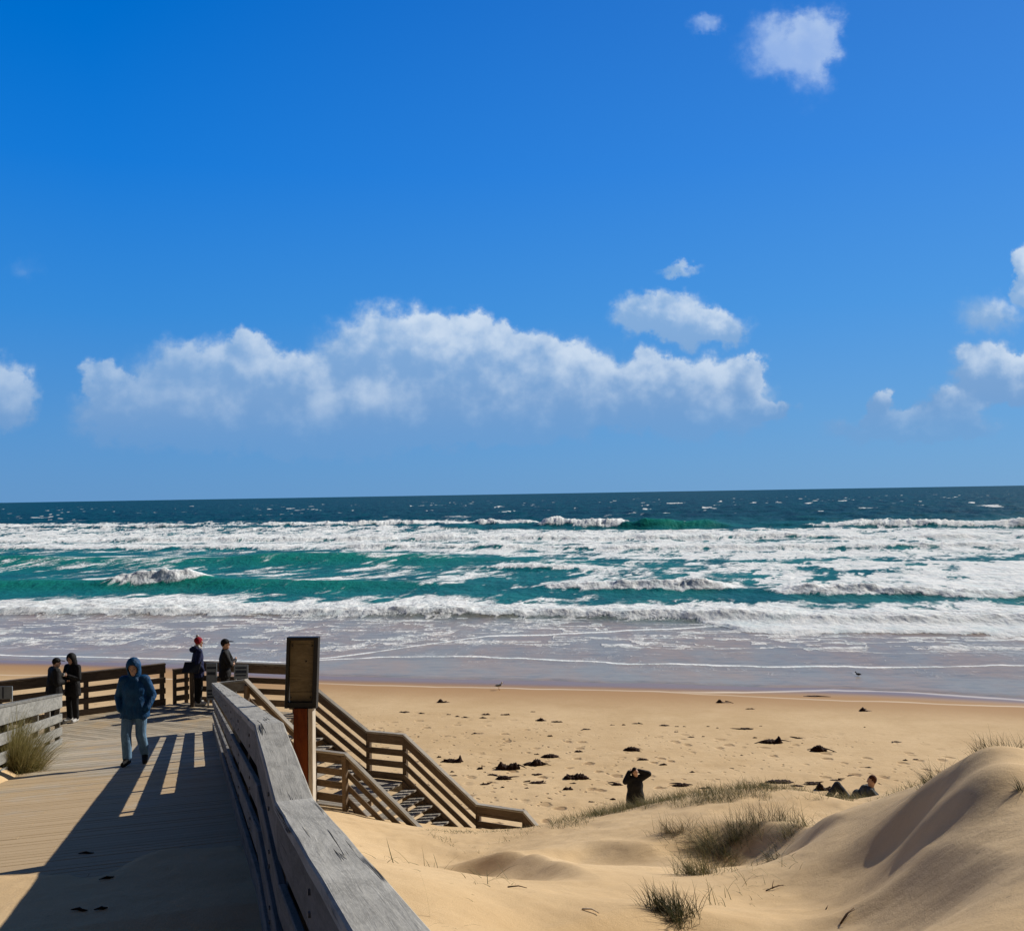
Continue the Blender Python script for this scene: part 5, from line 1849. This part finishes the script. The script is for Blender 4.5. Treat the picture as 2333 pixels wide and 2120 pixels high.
stick('stick', (1327, 2072), (1361, 2104), 0.007, M_STICKP, 'pale bleached stick lying in the shade near the bottom of the dune')
stick('stick', (1157, 2020), (1200, 2004), 0.006, M_STICKD, 'thin dark stick on the smooth slope right of the ramp railing')
stick('stick', (1745, 2030), (1790, 2016), 0.006, M_STICKD, 'forked dark twig lying alone on bright sand below the wide grass tuft', 3)
stick('stick', (1915, 2108), (1958, 2082), 0.007, M_STICKD, 'dark twig with side shoots at the bottom of the picture under the big dune', 2)
stick('stick', (1882, 2072), (1895, 2052), 0.004, M_STICKD, 'short thin upright twig left of the twig with side shoots')

# ------------------------------------------------------------------ seaweed cast up on the beach
M_KELP = plain('wet_kelp', (0.030, 0.015, 0.010), 0.85, 0.12, var=0.5, scale=9, bumpk=0.6, dist=0.02)


def kelp(px, py, wpx, hpx, label, seed, kind='lump', group='seaweed on the beach'):
    g_ = ground_hit(px, py + hpx * 0.45, 20.0, 80.0)
    d = g_.y
    W = wpx * d / FX
    H = min(hpx * d / FX, 0.36)
    rg_ = random.Random(seed)
    o = thing('seaweed_clump', g_, label, 'seaweed', group)
    c = MB()
    nu, nv = 26, 12
    prof = [rg_.uniform(0.35, 1.0) for _ in range(5)]
    rings = []
    for i in range(nu + 1):
        u = i / nu
        x = (u - 0.5) * W
        env = (math.sin(math.pi * min(max(u, 0.02), 0.98))) ** 0.6
        pk = prof[min(4, int(u * 5))]
        pk2 = prof[min(4, int(u * 5) + 1)]
        hz = H * env * (pk + (pk2 - pk) * (u * 5 % 1)) * rg_.uniform(0.75, 1.15)
        if kind == 'dome':
            hz = H * env
        if kind == 'tail':
            hz = H * (math.exp(-((u - 0.3) / 0.17) ** 2) + 0.14 * env)
        if kind == 'knob':
            hz = H * (0.45 * env + 0.75 * math.exp(-((u - 0.85) / 0.07) ** 2))
        wy = max(0.03, min(W * 0.28, 0.28)) * env * rg_.uniform(0.7, 1.1)
        ring = []
        for k in range(nv):
            an = math.pi * k / (nv - 1)
            jj = rg_.uniform(0.8, 1.15)
            ring.append(g_ + Vector((x, -math.cos(an) * wy * jj, max(-0.02, math.sin(an) * hz * jj - 0.012))))
        ring += [g_ + Vector((x, wy * 0.8, -0.06)), g_ + Vector((x, -wy * 0.8, -0.06))]
        rings.append(ring)
    v_, f_2 = _ring_mesh(rings)
    c.add(v_, f_2)
    c.build('heap', M_KELP, o, True)
    if wpx > 18:
        c = MB()
        for k in range(1 + int(wpx > 35) * 2):
            a0 = g_ + Vector((rg_.uniform(-0.4, 0.4) * W, rg_.uniform(-0.1, 0.1), H * 0.4))
            dx = rg_.choice((-1, 1)) * W * rg_.uniform(0.25, 0.6)
            dy = rg_.uniform(-0.25, 0.25)
            pts_ = [a0, a0 + Vector((dx * 0.4, dy * 0.5, -H * rg_.uniform(0.0, 0.25))), a0 + Vector((dx * 0.8, dy, -H * 0.25)), a0 + Vector((dx * 1.1, dy * 1.3, -H * 0.39))]
            c.tube(pts_, [0.03, 0.022, 0.016, 0.006], 6)
        c.build('strand', M_KELP, o, True)
    return o


BIG = [
    (1157, 1740, 56, 25, 'biggest jagged dark seaweed heap right of the stairs, left one of the touching pair', 'lump'),
    (1217, 1735, 53, 15, 'broad dark seaweed heap, right one of the touching pair by the stairs', 'lump'),
    (1031, 1729, 50, 14, 'long dark seaweed heap with a raised end, nearest to the stair railing', 'knob'),
    (1311, 1765, 61, 19, 'long dark seaweed heap with a split end left of the person in the long coat', 'lump'),
    (1253, 1721, 43, 8, 'pointed flat seaweed heap above the touching pair', 'dome'),
    (1224, 1779, 42, 8, 'ragged low seaweed strip lowest of those below the touching pair', 'lump'),
    (1147, 1771, 37, 8, 'flat oblong seaweed strip directly below the jagged heap', 'dome'),
    (1439, 1705, 39, 9, 'smooth black dome of seaweed above the head of the person in the long coat', 'dome'),
    (1093, 1747, 15, 11, 'small upright knot of seaweed left of the jagged heap', 'knob'),
    (1646, 1597, 33, 7, 'small seaweed mound with a tail near the water, left one of two alike', 'tail'),
    (1972, 1615, 33, 8, 'small seaweed mound with a tail near the water, right one of two alike', 'tail'),
    (1756, 1684, 55, 17, 'big black seaweed heap with a knob at its right end, alone in mid beach', 'knob'),
    (1865, 1705, 39, 13, 'rounded reddish black seaweed ring right of the knobbed heap', 'dome'),
    (1774, 1778, 68, 8, 'longest flat seaweed bank behind the dune grass', 'lump'),
    (1848, 1783, 39, 7, 'flat seaweed strip between the longest bank and the reclining person', 'lump'),
    (1878, 1792, 48, 14, 'peaked brown seaweed heap just left of the reclining person', 'tail'),
    (1551, 1786, 39, 10, 'pointed seaweed heap in front of the green grass strip, right of the long coat', 'lump'),
    (1010, 1596, 33, 7, 'lone dark seaweed scrap near the tide line above the stairs', 'tail'),
    (1232, 1638, 27, 8, 'feathery seaweed tangle largest of the upper row of scraps', 'lump'),
    (1698, 1659, 36, 4, 'thin curved seaweed stalk above the knobbed heap', 'lump'),
]
for i, (px, py, w_, h_, lab, kd) in enumerate(BIG):
    kelp(px, py, w_, h_, lab, 40 + i, kd)
SMALL = [(1105, 1626, 25, 4), (1150, 1626, 25, 5), (1214, 1620, 13, 3), (1272, 1642, 21, 5), (1336, 1660, 22, 4), (1253, 1674, 13, 5), (1000, 1723, 12, 5), (1318, 1710, 21, 6), (1223, 1716, 15, 4),
         (1104, 1784, 25, 6), (1123, 1763, 28, 5), (1223, 1762, 28, 5), (1294, 1794, 25, 9), (1305, 1782, 18, 5), (1396, 1818, 15, 7), (1348, 1824, 18, 5), (1406, 1784, 27, 8), (1448, 1646, 19, 4), (960, 1623, 18, 4), (922, 1620, 30, 3),
         (1851, 1585, 48, 3), (1711, 1613, 21, 3), (1817, 1787, 30, 7), (1824, 1802, 24, 12), (1978, 1746, 18, 5), (1577, 1757, 15, 4), (2043, 1688, 30, 3), (1742, 1786, 30, 5), (1904, 1775, 30, 5), (1937, 1765, 22, 2), (1820, 1680, 20, 3), (1720, 1679, 12, 3), (1600, 1794, 30, 4), (1640, 1800, 30, 5),
         (1042, 1631, 14, 3), (1060, 1633, 24, 3), (1022, 1626, 12, 3), (1102, 1634, 20, 3), (1085, 1669, 22, 3), (1047, 1645, 12, 2), (1145, 1791, 10, 5), (1200, 1793, 12, 4), (1030, 1756, 12, 4), (1036, 1765, 16, 4), (1466, 1728, 24, 6), (1510, 1740, 20, 5), (1395, 1650, 14, 3), (1420, 1650, 12, 3),
         (1513, 1651, 28, 3), (1542, 1653, 12, 3), (1560, 1653, 10, 3), (1613, 1653, 10, 3), (1634, 1657, 8, 3), (1574, 1678, 18, 3), (1602, 1676, 8, 4), (1540, 1666, 12, 3), (1733, 1652, 8, 3), (1970, 1655, 8, 3), (1690, 1719, 12, 3), (2062, 1730, 14, 4), (2086, 1728, 16, 4), (1900, 1710, 8, 3), (1828, 1692, 6, 3)]
protos = {}
for i, (px, py, w_, h_) in enumerate(SMALL):
    key = 0 if w_ < 14 else 1 if w_ < 22 else 2
    lab = ['tiny dark crumb of seaweed on the trampled beach', 'short dark scrap of seaweed lying flat on the beach', 'thin dark strip of seaweed lying flat on the beach'][key]
    o = kelp(px, py, w_, h_, lab, 200 + i, 'lump', ['seaweed crumbs on the beach', 'short seaweed scraps on the beach', 'seaweed strips on the beach'][key])

# scraps blown onto the shaded sand of the ramp
for k_, (px, py, L_) in enumerate([(196, 1944, 0.12), (243, 2001, 0.11), (180, 2074, 0.11), (230, 2071, 0.08)]):
    p_ = at(px, py, 6.0)
    for d_ in np.linspace(4.0, 12.0, 400):
        p_ = at(px, py, float(d_))
        s_, v_ = sv_of(p_.x, p_.y)
        zz_ = max(float(deck_z(s_)), float(ground(p_.x, p_.y)[0]))
        if p_.z <= zz_ + 0.003:
            break
    o = thing('weed_scrap', (p_.x, p_.y, zz_), 'small dark scrap of dry weed lying on the shaded sand of the ramp', 'seaweed', 'weed scraps on the ramp')
    c = MB()
    an_ = random.uniform(-0.4, 1.0)
    dv_ = Vector((math.cos(an_), math.sin(an_), 0.16 * math.sin(an_) * -1))
    b0_ = Vector((p_.x, p_.y, zz_ + 0.008))
    c.tube([b0_ - dv_ * L_ / 2, b0_ - dv_ * L_ * 0.15 + Vector((0.01, 0.02, 0.0)), b0_ + dv_ * L_ * 0.2, b0_ + dv_ * L_ / 2], [0.003, 0.010, 0.008, 0.003], 7)
    c.build('heap', M_KELP, o, True)

# ------------------------------------------------------------------ birds at the water's edge
M_GULL = plain('white_feathers', (0.70, 0.70, 0.68), 0.7, 0.2, var=0.08, scale=30)
M_GULLG = plain('grey_feathers', (0.20, 0.21, 0.22), 0.7, 0.2, var=0.1, scale=30)
M_BEAK = plain('red_beak', (0.35, 0.05, 0.02), 0.5, 0.3, var=0.1)
M_DBIRD = plain('black_feathers', (0.015, 0.015, 0.017), 0.6, 0.3, var=0.2, scale=30)


def bird(px, py, label, mbody, mwing, sc_, yaw, name='gull', cat='bird'):
    g_ = ground_hit(px, py, 20.0, 80.0)
    o = thing(name, g_, label, cat)
    o.rotation_euler = (0, 0, yaw)
    o.scale = (sc_, sc_, sc_)
    blob('body', [ellipsoid((0, 0, 0.19), (0.055, 0.13, 0.062), 0.15), capsule((0, 0.09, 0.22), 0.035, (0, 0.12, 0.29), 0.030), ellipsoid((0, 0.135, 0.315), (0.033, 0.042, 0.034)), capsule((0, -0.10, 0.185), 0.035, (0, -0.20, 0.18), 0.014)], mbody, o, 0.008, 2)
    for sx in (-1, 1):
        blob('wing', [ellipsoid((0.048 * sx, -0.03, 0.205), (0.018, 0.14, 0.045), 0.1)], mwing, o, 0.007, 2)
        c = MB()
        c.tube([(0.025 * sx, 0, 0.14), (0.025 * sx, -0.01, 0.07), (0.025 * sx, 0, 0.0)], [0.006, 0.005, 0.005], 6)
        c.tube([(0.025 * sx, 0, 0.004), (0.025 * sx, 0.04, 0.003)], [0.006, 0.008], 6)
        lg = c.build('leg', M_BEAK, None)
        lg.parent = o
    blob('beak', [capsule((0, 0.17, 0.312), 0.010, (0, 0.215, 0.304), 0.005)], M_BEAK, o, 0.004, 1)


bird(1137, 1571, 'small white gull standing on the damp sand near the tide line', M_GULL, M_GULLG, 1.25, R(-70))
bird(1955, 1543, 'small black bird standing in the shallow wash at the right', M_DBIRD, M_DBIRD, 1.0, R(60), 'shore_bird')
